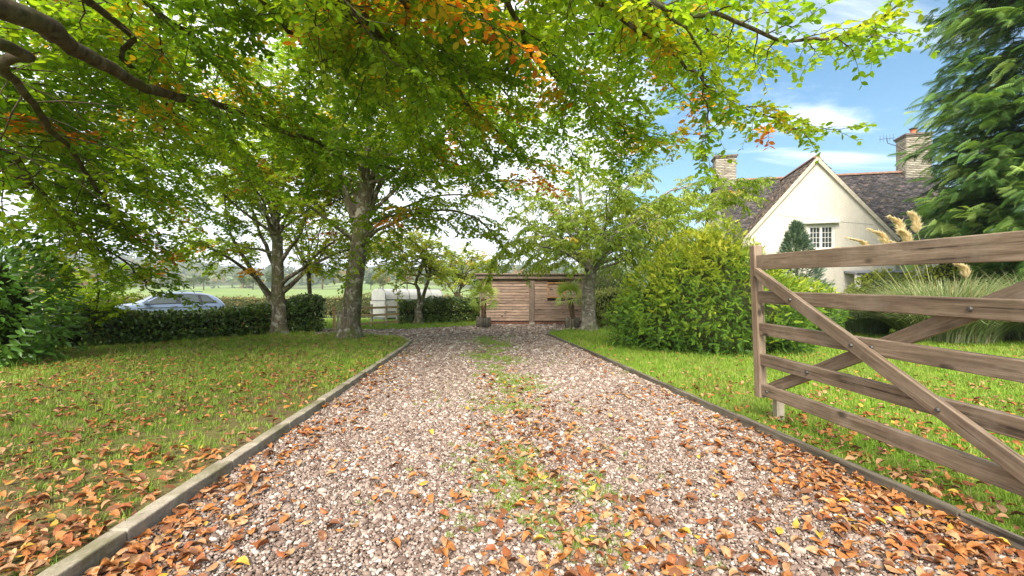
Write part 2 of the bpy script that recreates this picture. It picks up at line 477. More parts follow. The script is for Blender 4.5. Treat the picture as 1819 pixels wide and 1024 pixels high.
t = NT('kerb_concrete'); co = t.coord('Object')
n1 = t.noise(co, 5.0, 6, 0.65); n2 = t.noise(co, 70.0, 3, 0.6)
c = t.mix(t.rng(n1, 0.3, 0.7), (0.25, 0.21, 0.16), (0.42, 0.365, 0.285))
c = t.mix(t.rng(n2, 0.45, 0.7, 0, 0.4), c, (0.16, 0.13, 0.10))
c = t.mix(t.rng(t.noise(co, 2.2, 5, 0.7), 0.46, 0.64, 0, 0.7), c, (0.12, 0.115, 0.05))
M['kerb'] = t.done(t.pbr(c, 0.9, 0.15, t.bump(n2, 0.6, 0.006)))
M['edging'] = wood_mat('edging_timber', (0.055, 0.045, 0.033), (0.15, 0.125, 0.095), (0.26, 0.22, 0.17), 0, 1.0, False, 0.9, 0.15, 0.35)

rs = np.random.RandomState(3)
def laid_edge(parent_name, piece_name, line, width, z0, z1, mat, piece, side, bev=0.008):
    """pieces laid end to end along a polyline; side = which way the width goes"""
    root = bpy.data.objects.new(parent_name, None); COL.objects.link(root); root['kind'] = 'structure'
    line = np.asarray(line, float); seg = np.linalg.norm(np.diff(line, axis=0), axis=1); cum = np.concatenate([[0], np.cumsum(seg)])
    n = max(1, int(round(cum[-1]/piece))); s = np.linspace(0, cum[-1], n+1)
    pts = np.stack([np.interp(s, cum, line[:, 0]), np.interp(s, cum, line[:, 1])], -1)
    for a, b in zip(pts[:-1], pts[1:]):
        d = (b-a); L = np.linalg.norm(d); d = d/L; nn = np.array([d[1], -d[0]])*side
        m = MB(); g = 0.004
        k = 7; u = np.linspace(g, L-g, k); wob = rs.normal(0, 0.0022, (k, 4)); wz = rs.normal(0, 0.0022, (k, 2))
        V = []
        for j in range(k):
            V += [(u[j], wob[j,0], z0), (u[j], width+wob[j,1], z0), (u[j], width+wob[j,2], z1+wz[j,0]), (u[j], wob[j,3], z1+wz[j,1])]
        FF = [(0,1,2,3), tuple(4*(k-1)+q for q in (3,2,1,0))]
        for j in range(k-1):
            for q in range(4): FF.append((4*j+q, 4*j+4+q, 4*j+4+(q+1) % 4, 4*j+(q+1) % 4))
        m.add(V, FF)
        o = m.build(piece_name, mat, root, bevel=bev)
        o.location = (a[0], a[1], rs.uniform(-0.004, 0.004))
        o.rotation_euler = (0, 0, math.atan2(d[1], d[0]))
        if side > 0: o.scale = (1, -1, 1)
    return root
laid_edge('kerb', 'kerb_stone', KL, 0.085, -0.06, 0.085, M['kerb'], 0.915, 1)
laid_edge('kerb', 'kerb_stone', [tuple(KL[-1])] + LEFT_END[:2], 0.075, -0.06, 0.075, M['kerb'], 0.6, 1)
laid_edge('drive_edging', 'edging_board', KR, 0.05, -0.06, 0.075, M['edging'], 1.8, 1, 0.005)
laid_edge('drive_edging', 'edging_board', [tuple(KR[-1])] + RIGHT_END, 0.045, -0.06, 0.07, M['edging'], 1.1, 1, 0.005)

# ------------------------------------------------------------------ scattered stuff (geometry-node instances)
def scatter(name, sources, pos, rot, scl, idx, parent=None):
    pool = bpy.data.collections.new(name + '_pool')
    for k, me in enumerate(sources):
        pool.objects.link(bpy.data.objects.new('%s_piece_%02d' % (name, k), me))
    me = bpy.data.meshes.new(name); me.vertices.add(len(pos)); me.vertices.foreach_set('co', np.ascontiguousarray(pos, np.float32).ravel())
    a = me.attributes.new('rot', 'FLOAT_VECTOR', 'POINT'); a.data.foreach_set('vector', np.ascontiguousarray(rot, np.float32).ravel())
    a = me.attributes.new('scl', 'FLOAT', 'POINT'); a.data.foreach_set('value', np.ascontiguousarray(scl, np.float32))
    a = me.attributes.new('idx', 'INT', 'POINT'); a.data.foreach_set('value', np.ascontiguousarray(idx, np.int32))
    me.update()
    o = link(name, me, parent, kind='stuff')
    ng = bpy.data.node_groups.new(name + '_scatter', 'GeometryNodeTree')
    ng.interface.new_socket('Geometry', in_out='INPUT', socket_type='NodeSocketGeometry')
    ng.interface.new_socket('Geometry', in_out='OUTPUT', socket_type='NodeSocketGeometry')
    N = ng.nodes; L = ng.links
    gi = N.new('NodeGroupInput'); go = N.new('NodeGroupOutput')
    iop = N.new('GeometryNodeInstanceOnPoints'); ci = N.new('GeometryNodeCollectionInfo')
    ci.inputs['Collection'].default_value = pool; ci.inputs['Separate Children'].default_value = True; ci.inputs['Reset Children'].default_value = True
    def na(nm, typ):
        x = N.new('GeometryNodeInputNamedAttribute'); x.data_type = typ; x.inputs['Name'].default_value = nm
        return [s_ for s_ in x.outputs if s_.enabled and s_.name == 'Attribute'][0]
    e2r = N.new('FunctionNodeEulerToRotation'); L.new(na('rot', 'FLOAT_VECTOR'), e2r.inputs[0])
    L.new(gi.outputs[0], iop.inputs['Points']); L.new(ci.outputs[0], iop.inputs['Instance'])
    iop.inputs['Pick Instance'].default_value = True
    L.new(na('idx', 'INT'), iop.inputs['Instance Index'])
    L.new(e2r.outputs[0], iop.inputs['Rotation']); L.new(na('scl', 'FLOAT'), iop.inputs['Scale'])
    L.new(iop.outputs[0], go.inputs[0])
    md = o.modifiers.new('scatter', 'NODES'); md.node_group = ng
    return o

def jitter_grid(x0, x1, y0, y1, sp, rs):
    a = np.arange(x0, x1, sp); b = np.arange(y0, y1, sp*0.87)
    X, Y = np.meshgrid(a, b); X = X + (np.arange(len(b)) % 2)[:, None]*sp/2
    X = X + rs.uniform(-0.38, 0.38, X.shape)*sp; Y = Y + rs.uniform(-0.38, 0.38, Y.shape)*sp
    return X.ravel(), Y.ravel()

def kerb_x(y, line): return np.interp(y, line[:, 1], line[:, 0])
def in_view(x, y, margin=0.25): return np.abs(x) < 1.13*y + margin

# gravel stones
t = NT('gravel_stone')
c = t.ramp(t.rand(), GRAVEL)
co = t.coord('Object'); n = t.noise(co, 60, 3, 0.6)
c = t.mix(t.rng(n, 0.35, 0.7, 0, 0.3), c, (0.25, 0.18, 0.15))
M['stone'] = t.done(t.pbr(c, 0.75, 0.3))
def stone_mesh(k):
    r_ = random.Random(k); bm = bmesh.new(); bmesh.ops.create_icosphere(bm, subdivisions=1, radius=0.5)
    sx, sy, sz = 1.0, r_.uniform(0.6, 0.9), r_.uniform(0.4, 0.65)
    for v in bm.verts:
        d = 1 + r_.uniform(-0.16, 0.16); v.co = Vector((v.co.x*sx*d, v.co.y*sy*d, v.co.z*sz*d))
    me = bpy.data.meshes.new('stone'); bm.to_mesh(me); bm.free()
    for p in me.polygons: p.use_smooth = (k % 3 != 0)
    me.materials.append(M['stone']); return me
rs = np.random.RandomState(11)
gp = []
for y0, y1, sp in ((1.6, 3.2, 0.0150), (3.2, 5.5, 0.0178), (5.5, 9.0, 0.025), (9.0, 13.0, 0.038), (13.0, 18.6, 0.055)):
    x, y = jitter_grid(-6.5, 3.3, y0, y1, sp, rs); s = rs.lognormal(0, 0.34, len(x))*sp*1.25
    k = inside(x, y, drive_poly) & ((x > kerb_x(y, KL)+0.09) | (y > 11.3)) & ((x < kerb_x(y, KR)-0.01) | (y > 13.6)) & in_view(x, y, 0.15) & (rs.rand(len(x)) < 0.97)
    gp.append(np.stack([x, y, s], -1)[k])
gp = np.vstack(gp); N_ = len(gp)
hgt = vnoise(gp[:, 0]*3, gp[:, 1]*3, 21)*0.02
scatter('gravel', [stone_mesh(k) for k in range(10)],
        np.stack([gp[:, 0], gp[:, 1], gp[:, 2]*0.12 + 0.004 + np.maximum(hgt, -0.004)*0.5 + rs.rand(N_)*0.006], -1),
        np.stack([rs.normal(0, 0.35, N_), rs.normal(0, 0.35, N_), rs.rand(N_)*6.283], -1), gp[:, 2], rs.randint(0, 10, N_))

# grass tufts
t = NT('grass_blade')
oi = t.n('ShaderNodeObjectInfo'); gn = t.noise(oi.outputs['Location'], 0.7, 4, 0.6)
c = t.ramp(oi.outputs['Random'], [(0.0, (0.13, 0.24, 0.02)), (0.5, (0.21, 0.35, 0.035)), (0.85, (0.30, 0.41, 0.05)), (1.0, (0.40, 0.36, 0.12))])
c = t.mix(t.rng(gn, 0.45, 0.7, 0, 0.5), c, (0.25, 0.29, 0.06))
b = t.pbr(c, 0.5, 0.2); tr = t.n('ShaderNodeBsdfTranslucent'); t.set(tr.inputs[0], c)
mx = t.n('ShaderNodeMixShader'); mx.inputs[0].default_value = 0.3; t.t.links.new(b, mx.inputs[1]); t.t.links.new(tr.outputs[0], mx.inputs[2])
M['grass'] = t.done(mx.outputs[0])
def tuft_mesh(k, nb=16, rad=0.045, h=0.045):
    r_ = np.random.RandomState(100+k); V = []; FF = []
    for b in range(nb):
        a = r_.rand()*6.283; q = rad*math.sqrt(r_.rand()); x, y = q*math.cos(a), q*math.sin(a)
        a2 = r_.rand()*6.283; lean = r_.uniform(0.1, 0.8)*h; hh = h*r_.uniform(0.5, 1.2); w = r_.uniform(0.0016, 0.003)
        px, py = -math.sin(a2)*w, math.cos(a2)*w; lx, ly = math.cos(a2)*lean, math.sin(a2)*lean; n = len(V)
        V += [(x-px, y-py, 0), (x+px, y+py, 0), (x+px*.8+lx*.35, y+py*.8+ly*.35, hh*.6), (x-px*.8+lx*.35, y-py*.8+ly*.35, hh*.6), (x+lx, y+ly, hh)]
        FF += [(n, n+1, n+2), (n, n+2, n+3), (n+3, n+2, n+4)]
    return mesh_np('tuft', np.array(V), np.array(FF), mats=[M['grass']])
tufts = [tuft_mesh(k) for k in range(6)] + [tuft_mesh(k, 12, 0.05, 0.10) for k in (7, 8)]
rs = np.random.RandomState(12)
def grass(poly, z, seed, bare=0.0, name='grass'):
    rs = np.random.RandomState(seed); out = []
    for y0, y1, sp, sc in ((1.5, 4.5, 0.047, 0.9), (4.5, 8, 0.068, 1.15), (8, 13, 0.10, 1.5), (13, 23, 0.17, 2.1)):
        x, y = jitter_grid(-22, 22, y0, y1, sp, rs)
        k = inside(x, y, poly) & in_view(x, y); x, y = x[k], y[k]
        nz = vnoise(x*0.8+3, y*0.8, 31, 4)
        p = np.clip(1.0 - bare*np.clip(1.15+2.3*nz, 0, 1.0), 0.04, 1)
        if bare:   # worn soil along the kerb close to the gateway
            d = np.clip(1.0-(kerb_x(y, KL)-x)/1.7, 0, 1)*np.clip((6.0-y)/3.0, 0, 1)
            p = p*(1-0.88*d)
        k = rs.rand(len(x)) < p; x, y = x[k], y[k]
        out.append(np.stack([x, y, np.full(len(x), sc)*rs.uniform(0.6, 1.25, len(x))], -1))
    g = np.vstack(out); n = len(g); tall = rs.rand(n) < 0.035
    return scatter(name, tufts, np.stack([g[:, 0], g[:, 1], np.full(n, z-0.004)], -1), np.stack([rs.normal(0, .12, n), rs.normal(0, .12, n), rs.rand(n)*6.283], -1),
                   g[:, 2], np.where(tall, rs.randint(6, 8, n), rs.randint(0, 6, n)))
grass(LAWN_L, ZL, 41, 0.42)
grass(LAWN_R, ZR, 42, 0.0)
grass(LAWN_F, ZF, 43, 0.0)
# grass and moss coming through the middle of the drive
rs = np.random.RandomState(44); n = 16000
y = 1.9 + rs.rand(n)**1.3*11.5; xm = 0.5*(kerb_x(y, KL)+kerb_x(y, KR)) + 0.10
x = xm + rs.normal(0, 0.24, n) + vnoise(y*1.3, y*0+2, 51)*0.35
k = rs.rand(n) < np.clip((vnoise(x*2.6+9, y*1.9, 52, 5) - np.interp(y, [2, 4, 6, 8], [0.0, -0.14, -0.26, -0.34]))*1.1, 0, 0.55); x, y = x[k], y[k]
x2 = rs.uniform(-2.2, 2, 2500); y2 = rs.uniform(2, 13, 2500)
k = (vnoise(x2*1.2+2, y2*1.2+5, 53, 4) > 0.36) & (x2 > kerb_x(y2, KL)+.1) & (x2 < kerb_x(y2, KR)); x = np.concatenate([x, x2[k]]); y = np.concatenate([y, y2[k]]); n = len(x)
scatter('drive_weeds', tufts[:6], np.stack([x, y, np.full(n, 0.012)], -1), np.stack([x*0, x*0, rs.rand(n)*6.283], -1), rs.uniform(0.35, 0.75, n)*np.interp(y, [2, 12], [0.8, 1.4]), rs.randint(0, 6, n))

# ------------------------------------------------------------------ trees
AUTUMN = [(0.0, (0.08, 0.175, 0.012)), (0.30, (0.165, 0.29, 0.017)), (0.55, (0.28, 0.38, 0.024)), (0.72, (0.32, 0.33, 0.025)), (0.84, (0.58, 0.36, 0.02)), (0.93, (0.60, 0.20, 0.02)), (1.0, (0.36, 0.10, 0.02))]
PALE = [(0.0, (0.13, 0.21, 0.02)), (0.4, (0.26, 0.35, 0.04)), (0.75, (0.36, 0.38, 0.07)), (0.92, (0.55, 0.42, 0.06)), (1.0, (0.55, 0.25, 0.05))]
UP = np.array([0, 0, 1.0])

class Tree:
    def __init__(s, seed):
        s.r = np.random.RandomState(seed); s.wv = []; s.wf = []; s.off = 0; s.tw = []; s.skip = None; s.limbs = []
    def wood(s, path, rad, n=8):
        v, f = tube(path, rad, n); s.wv.append(v); s.wf.append(f + s.off); s.off += len(v)
    def limb(s, pts, r0, r1, n=None, sides=9, wob=0.0):
        L = np.linalg.norm(np.diff(np.asarray(pts, float), axis=0), axis=1).sum()
        path = spline(pts, n or max(6, int(L/0.28)))
        if wob:
            w = s.r.normal(0, wob, path.shape); w[0] = 0; w = (w + np.roll(w, 1, 0))/2; w[0] = 0; path = path + w
        t = np.linspace(0, 1, len(path))
        rad = (r0 + (r1-r0)*t**0.8)*(1+s.r.normal(0, 0.03, len(path)))
        if 0.03 <= r0 < 0.2: s.limbs.append(tube(path, rad, sides))      # a limb one can pick out
        else: s.wood(path, rad, sides)
        return path
    def sub(s, p, d, L, droop, n=6, wob=0.06):
        """a branch leaving p along d, bending under its weight"""
        t = np.linspace(0, 1, n)[:, None]; d = nrm(d)
        q = p + d*L*t + np.array([0, 0, -droop*L])*t**2
        w = s.r.normal(0, wob*L, q.shape)*t; return q + w
    def ramify(s, path, c, t0=0.1, hue=None, t1=1.0):
        """side branches with twigs along a limb"""
        r = s.r; seg = np.linalg.norm(np.diff(path, axis=0), axis=1); cum = np.concatenate([[0], np.cumsum(seg)]); T = cum[-1]
        pos = np.arange(T*t0, T*t1, c['sp'])*1.0
        if len(pos) == 0: return
        pos = np.clip(pos + r.uniform(-.4, .4, len(pos))*c['sp'], 0, T*0.999)
        tan_all = nrm(np.gradient(path, axis=0)); side = 1
        for q in pos:
            side = -side; t = q/T
            p = np.array([np.interp(q, cum, path[:, k]) for k in range(3)]); tn = nrm(np.array([np.interp(q, cum, tan_all[:, k]) for k in range(3)]))
            if s.skip is not None and s.skip(p): continue
            lat = np.cross(tn, UP); ln = np.linalg.norm(lat)
            if ln < 0.35:
                az = r.rand()*6.283; lat = np.array([math.cos(az), math.sin(az), 0]); ln = 1
            lat = lat/ln*side
            e = r.normal(c.get('elev', 0.15), c.get('espread', 0.45)); a = r.uniform(0.6, 1.25)
            d = tn*math.cos(a) + (lat*math.cos(e) + UP*math.sin(e))*math.sin(a)
            L = c['len']*(1-0.45*t)*r.uniform(0.55, 1.2)
            sp_ = s.sub(p, d, L, c['droop']*r.uniform(0.4, 1.5))
            s.wood(sp_, np.linspace(c['r'], c['r']*0.35, len(sp_)), 5)
            h = (hue if hue is not None else 0) + c['hue'] + r.normal(0, c['hvar'])
            if r.rand() < c.get('gold', 0.05): h = r.uniform(0.72, 0.97)
            s.twigs(sp_, c, h)
        s.twigs(path[-max(3, len(path)//4):], c, c['hue'] + r.normal(0, c['hvar']))
    def twigs(s, path, c, h):
        r = s.r; seg = np.linalg.norm(np.diff(path, axis=0), axis=1); cum = np.concatenate([[0], np.cumsum(seg)]); T = cum[-1]
        n = max(2, int(T/c['tsp'])); q = np.linspace(T*0.12, T*0.98, n)
        pp = np.stack([np.interp(q, cum, path[:, k]) for k in range(3)], -1)
        tg = nrm(np.gradient(path, axis=0)); tg = nrm(np.stack([np.interp(q, cum, tg[:, k]) for k in range(3)], -1))
        lat = nrm(np.cross(tg, UP) + 1e-4)*np.where(np.arange(n) % 2, 1, -1)[:, None]
        a = r.uniform(0.5, 1.1, n)[:, None]
        d = nrm(tg*np.cos(a) + lat*np.sin(a) + r.normal(0, 0.22, (n, 3)))
        L = c['tlen']*r.uniform(0.5, 1.25, n)[:, None]
        p1 = pp + d*L*0.5; p2 = pp + d*L + np.array([0, 0, -1.0])*L*c['tdroop']*r.uniform(0.3, 1.6, (n, 1))
        s.tw.append(np.concatenate([pp, p1, p2, np.full((n, 1), h)], 1))
        e0, e1 = path[-2], path[-1]; dd = nrm(e1-e0)*c['tlen']*0.7
        s.tw.append(np.concatenate([[*e1, *(e1+dd*0.5), *(e1+dd+np.array([0, 0, -c['tdroop']*c['tlen']*0.4]))], [h]])[None])
    def leaves(s, n, size, palette, normal_up=0.8, hang=0.0, tpl=LEAF_V, hj=0.06, tw=None):
        r = s.r; W = np.vstack(s.tw) if tw is None else tw; K = len(W)
        a, b, c, h = W[:, 0:3], W[:, 3:6], W[:, 6:9], W[:, 9]
        t = (np.linspace(0.12, 1.0, n)[None] + r.uniform(-.05, .05, (K, n))).clip(0, 1)[:, :, None]
        p = (1-t)**2*a[:, None] + 2*t*(1-t)*b[:, None] + t*t*c[:, None]
        tg = nrm(2*(1-t)*(b-a)[:, None] + 2*t*(c-b)[:, None])
        sd = np.where(np.arange(n) % 2, 1.0, -1.0)[None, :, None]
        lat = nrm(np.cross(tg, UP) + 1e-5)*sd
        d = tg*0.55 + lat*0.85 + r.normal(0, 0.3, p.shape); d[..., 2] -= hang
        nm = UP*normal_up + r.normal(0, 0.42, p.shape)
        p, d, nm = p.reshape(-1, 3), d.reshape(-1, 3), nm.reshape(-1, 3)
        X, Y, Z = frames(d, nm)
        hh = np.repeat(h, n) + r.normal(0, hj, K*n)
        col = ramp(palette, hh.clip(0, 1))*r.uniform(0.75, 1.25, (K*n, 1))
        return bake(tpl, LEAF_F, p, X, Y, Z, size*r.uniform(0.65, 1.2, K*n), col)
    def twig_wood(s, rad=0.003):
        W = np.vstack(s.tw); K = len(W); ring = np.array([(1, 0, 0), (-.5, .87, 0), (-.5, -.87, 0)])
        pts = W[:, :9].reshape(K, 3, 3); d = nrm(pts[:, 2]-pts[:, 0]); X, Y, Z = frames(d, np.tile([0.1, 0.2, 1.0], (K, 1)))
        rr = np.array([rad*1.3, rad, rad*0.45])[None, :, None, None]
        v = pts[:, :, None] + rr*(ring[None, None, :, 0:1]*X[:, None, None] + ring[None, None, :, 1:2]*Z[:, None, None])
        base = (np.arange(K)*9)[:, None, None]
        f = np.array([(3*i+j, 3*i+(j+1) % 3, 3*i+3+(j+1) % 3, 3*i+3+j) for i in range(2) for j in (0, 1)])[None]
        return v.reshape(-1, 3), (base+f).reshape(-1, 4)
    def finish(s, root, bark, leafmat, n, size, palette, twig_r=0.003, keep=None, trunk='trunk', **kw):
        root_loc = np.array(root.location)
        v, f = np.vstack(s.wv), np.vstack(s.wf)
        link(trunk, mesh_np(trunk, v-root_loc, f, smooth=True, mats=[bark]), root)
        for v, f in s.limbs: link('limb', mesh_np('limb', v-root_loc, f, smooth=True, mats=[bark]), root)
        if keep is not None:
            W = np.vstack(s.tw); s.tw = [W[keep(W[:, 6:9])]]
        v, f = s.twig_wood(twig_r)
        link('twigs', mesh_np('twigs', v-root_loc, f, mats=[M['twig']]), root, kind='stuff')
        v, f, c = s.leaves(n, size, palette, **kw)
        o = link('crown', mesh_np('crown', v-root_loc, f, c, mats=[leafmat]), root, kind='stuff')
        return len(f)*2

TRIS = {}
# --- the great beech whose limbs reach over the drive (its trunk stands beside the camera, out of frame)
beech = thing('beech_tree', 'great spreading beech with turning leaves, its thick limbs reaching over the drive overhead', 'tree', (-4.9, -1.3, 0.05))
T = Tree(71)
TB = np.array([-4.9, -1.3, 0.0])
T.skip = lambda p: math.hypot(p[0]-TB[0], p[1]-TB[1]) < 5.9
T.limb([TB+[0, 0, -0.1], TB+[0.02, 0, 0.5], TB+[0.05, 0.05, 2.4], TB+[0.15, 0.1, 5.0], TB+[0.1, 0.0, 9.5]], 0.48, 0.16, 40, 18)
BC = dict(sp=0.19, len=1.75, droop=0.16, r=0.010, tsp=0.088, tlen=0.34, tdroop=0.22, hue=0.31, hvar=0.13, gold=0.085, elev=0.05, espread=0.55)
def bl(h, pts, r0, r1, t0=0.25, c=BC, wob=0.03, **over):
    start = TB + np.array([0.12, 0.05, h])
    cc = dict(c); cc.update(over)
    path = T.limb([start] + [P(*p) for p in pts], r0, r1, wob=wob)
    T.ramify(path, cc, t0); return path
bl(2.7, [(-30, 5, 3.5), (90, 66, 4.2), (195, 122, 5.0), (300, 165, 6.0), (420, 197, 7.2), (560, 255, 8.6), (700, 300, 10.2)], 0.108, 0.03, 0.60)
bl(3.9, [(520, -60, 4.4), (610, 8, 5.0), (700, 75, 5.9), (760, 120, 6.8), (850, 200, 8.6), (930, 290, 10.5)], 0.11, 0.02, 0.35)
bl(3.8, [(700, 78, 6.0), (790, 66, 6.4), (930, 60, 7.0), (1090, 64, 7.6), (1230, 120, 8.2)], 0.045, 0.012, 0.5)
bl(2.2, [(-60, 60, 3.6), (0, 118, 4.2), (55, 185, 4.9), (120, 260, 5.8), (165, 330, 6.6), (190, 365, 7.2), (215, 420, 8.4)], 0.06, 0.014, 0.35)
bl(4.2, [(150, -10, 4.7), (220, 105, 6.0), (300, 190, 7.5), (400, 280, 9.2)], 0.05, 0.014, 0.4)
bl(4.6, [(230, -20, 5.0), (360, 90, 6.4), (450, 190, 8.0), (560, 280, 9.8)], 0.06, 0.014, 0.4)
bl(5.0, [(760, -190, 3.6), (1000, -70, 4.6), (1180, 8, 5.2), (1285, 36, 5.5), (1430, 72, 5.7), (1540, 42, 5.9), (1588, 22, 6.0)], 0.06, 0.006, 0.62, len=0.95, hue=0.44, elev=0.0)
bl(4.9, [(700, -170, 3.7), (1000, -40, 5.0), (1150, 60, 5.8), (1235, 135, 6.3), (1320, 190, 6.6), (1438, 235, 6.8)], 0.055, 0.006, 0.66, len=0.75, hue=0.46, gold=0.12)
bl(5.0, [(720, -180, 3.8), (1050, -60, 5.0), (1220, 50, 5.7), (1250, 170, 6.0), (1250, 285, 6.1)], 0.04, 0.005, 0.74, len=0.42, hue=0.40, gold=0.2)
bl(4.8, [(560, -170, 3.8), (860, -40, 5.2), (950, 100, 6.6), (1050, 180, 8.0), (1130, 250, 9.2)], 0.06, 0.012, 0.5, hue=0.38)
bl(4.7, [(640, -90, 4.2), (720, 110, 7.0), (800, 230, 9.2), (880, 330, 11.0)], 0.06, 0.012, 0.45, hue=0.36, gold=0.10)
bl(3.3, [(-160, 120, 4.2), (-40, 250, 5.5), (60, 330, 7.0), (150, 440, 8.6)], 0.055, 0.012, 0.4)
bl(2.9, [(-90, 230, 4.4), (60, 330, 6.2), (160, 420, 7.6), (240, 480, 8.8), (265, 515, 9.4)], 0.05, 0.010, 0.45, len=1.3)
bl(5.4, [(260, -150, 4.4), (480, 10, 6.6), (640, 130, 9.0), (760, 260, 11.5)], 0.06, 0.012, 0.4)
bl(5.6, [(620, -170, 4.6), (880, -40, 6.0), (1040, 40, 7.2), (1190, 95, 8.4)], 0.055, 0.012, 0.45, hue=0.40, gold=0.08)
bl(5.8, [(60, -120, 4.4), (150, 60, 6.5), (250, 210, 9.0), (330, 330, 11.5)], 0.06, 0.012, 0.4)
bl(4.4, [(-200, -40, 3.8), (-60, 130, 6.0), (40, 250, 8.2), (130, 340, 10.5)], 0.06, 0.012, 0.4)
bl(6.2, [(420, -130, 5.2), (600, 40, 8.0), (740, 140, 10.0), (900, 220, 12.2)], 0.06, 0.012, 0.4, hue=0.36)
bl(6.0, [(900, -200, 4.6), (1080, -60, 5.6), (1200, 20, 6.4), (1330, 90, 7.2)], 0.05, 0.010, 0.55, len=1.1, hue=0.42)
bl(5.8, [(-120, -150, 4.6), (60, -20, 7.0), (260, 60, 9.0), (480, 130, 11.5)], 0.06, 0.012, 0.4)
bl(5.3, [(660, -140, 4.3), (860, 30, 6.2), (980, 130, 7.8), (1090, 210, 9.2), (1170, 250, 10.2)], 0.05, 0.010, 0.5, hue=0.42)
bl(5.5, [(500, -150, 4.6), (700, 20, 6.8), (850, 130, 8.8), (980, 230, 10.6), (1040, 300, 11.6)], 0.05, 0.010, 0.45, hue=0.38)
bl(4.2, [(350, -90, 4.6), (560, 90, 7.0), (690, 200, 9.0), (800, 300, 11.0)], 0.05, 0.012, 0.45)
bl(3.6, [(-120, 40, 4.2), (40, 210, 6.5), (170, 300, 8.2), (290, 370, 10.0)], 0.05, 0.012, 0.45)
bl(4.8, [(-60, 60, 5.2), (120, 230, 8.0), (260, 320, 10.5), (360, 390, 12.5)], 0.05, 0.010, 0.45)
bl(5.0, [(60, -60, 5.6), (210, 120, 8.4), (330, 230, 10.8), (450, 320, 12.8)], 0.05, 0.010, 0.45)
TRIS['beech'] = T.finish(beech, M['bark_dark'], M['leaf'], 9, 0.101, AUTUMN, keep=lambda q: (np.hypot(q[:, 0]-TB[0], q[:, 1]-TB[1]) > 5.6) & ~((np.hypot(q[:, 0]-TB[0], q[:, 1]-TB[1]) < 7.2) & (q[:, 2] < 3.9) & (q[:, 0] > -5.5)))

# --- generic garden trees: limbs fan out from the fork into an ellipsoid crown
def crown_limbs(T, forks, centre, radii, n, c, r0, seed_dirs=None, zmin=-0.55, bend=0.25, t0=0.3):
    k = 0; g = math.pi*(3-math.sqrt(5)); centre = np.asarray(centre, float); radii = np.asarray(radii, float)
    for i in range(n):
        z = zmin + (1-zmin)*(i+0.5)/n; q = math.sqrt(max(0, 1-z*z)); a = i*g + T.r.uniform(-.3, .3)
        e = centre + radii*np.array([q*math.cos(a), q*math.sin(a), z])*T.r.uniform(0.8, 1.05)
        f = np.asarray(forks[i % len(forks)], float); m = (f+e)/2 + np.array([0, 0, bend*np.linalg.norm(e-f)*0.5]) + T.r.normal(0, 0.15, 3)
        path = T.limb([f, f+(m-f)*0.45+T.r.normal(0, .06, 3), m, e], r0*T.r.uniform(.7, 1.1), 0.012, wob=0.03, sides=7)
        T.ramify(path, c, t0)

def trunk_flare(T, pts, r0, r1, flare=1.6, n=26, sides=16):
    path = spline(pts, n); t = np.linspace(0, 1, n); h = path[:, 2]-path[0, 2]
    rad = (r0 + (r1-r0)*t)*(1 + (flare-1)*np.exp(-h/0.22))
    v, f = tube(path, rad, sides); vv = v.reshape(n, sides, 3); th = np.arange(sides)*2*math.pi/sides
    lob = 1 + 0.10*np.exp(-h/0.35)[:, None]*np.cos(5*th+1)[None] + 0.035*np.cos(3*th[None]+h[:, None]*1.1) + 0.03*T.r.normal(0, 1, (n, sides))
    vv = path[:, None] + (vv-path[:, None])*lob[:, :, None]
    T.wv.append(vv.reshape(-1, 3)); T.wf.append(f+T.off); T.off += len(v); return path

GC = dict(sp=0.17, len=1.25, droop=0.2, r=0.009, tsp=0.10, tlen=0.32, tdroop=0.35, hue=0.50, hvar=0.09, gold=0.05, elev=0.1, espread=0.6)
# the stout grey one beside the kerb
b2 = G(622, 601, ZL)
tree2 = thing('hornbeam_tree', 'stout grey mossy trunk with tall leafy crown on the lawn corner by the gravel', 'tree', b2)
T = Tree(81); at = lambda px, py, dy=0.0: P(px, py, b2[1]+dy)
tp = trunk_flare(T, [b2-[0, 0, .05], at(624, 560), at(632, 480), at(642, 400), at(648, 330)], 0.262, 0.19, 1.6, 34)
for pts, r0, c2 in (([at(636, 420), at(612, 330, .2), at(600, 250, .5), at(590, 160, .8)], .12, GC),
                    ([at(646, 345), at(652, 270, -.2), at(660, 190, -.4), at(665, 100, -.3)], .15, GC),
                    ([at(648, 390), at(675, 330, .3), at(700, 250, .9), at(725, 170, 1.3)], .10, GC),
                    ([at(652, 425), at(690, 400, -.3), at(760, 375, -.5), at(840, 385, -.6), at(895, 440, -.7)], .06, GC),
                    ([at(650, 405), at(700, 375, .6), at(790, 345, 1.3), at(870, 350, 1.9)], .06, GC),
                    ([at(640, 440), at(660, 410, -.9), at(700, 385, -2.0), at(740, 375, -2.8)], .055, GC),
                    ([at(632, 430), at(590, 395, -.5), at(540, 360, -1.0), at(490, 345, -1.4)], .06, GC),
                    ([at(640, 380), at(600, 330, 1), at(560, 290, 1.8), at(520, 270, 2.4)], .07, GC)):
    T.ramify(T.limb(pts, r0, 0.014, wob=0.03), c2, 0.25)
crown_limbs(T, [at(648, 330), at(642, 400)], [b2[0]+0.3, b2[1]+0.2, 5.6], (3.4, 3.2, 2.3), 14, GC, 0.06, zmin=-0.5)
TRIS['t2'] = T.finish(tree2, M['bark'], M['leaf_soft'], 8, 0.105, AUTUMN, hang=0.25)

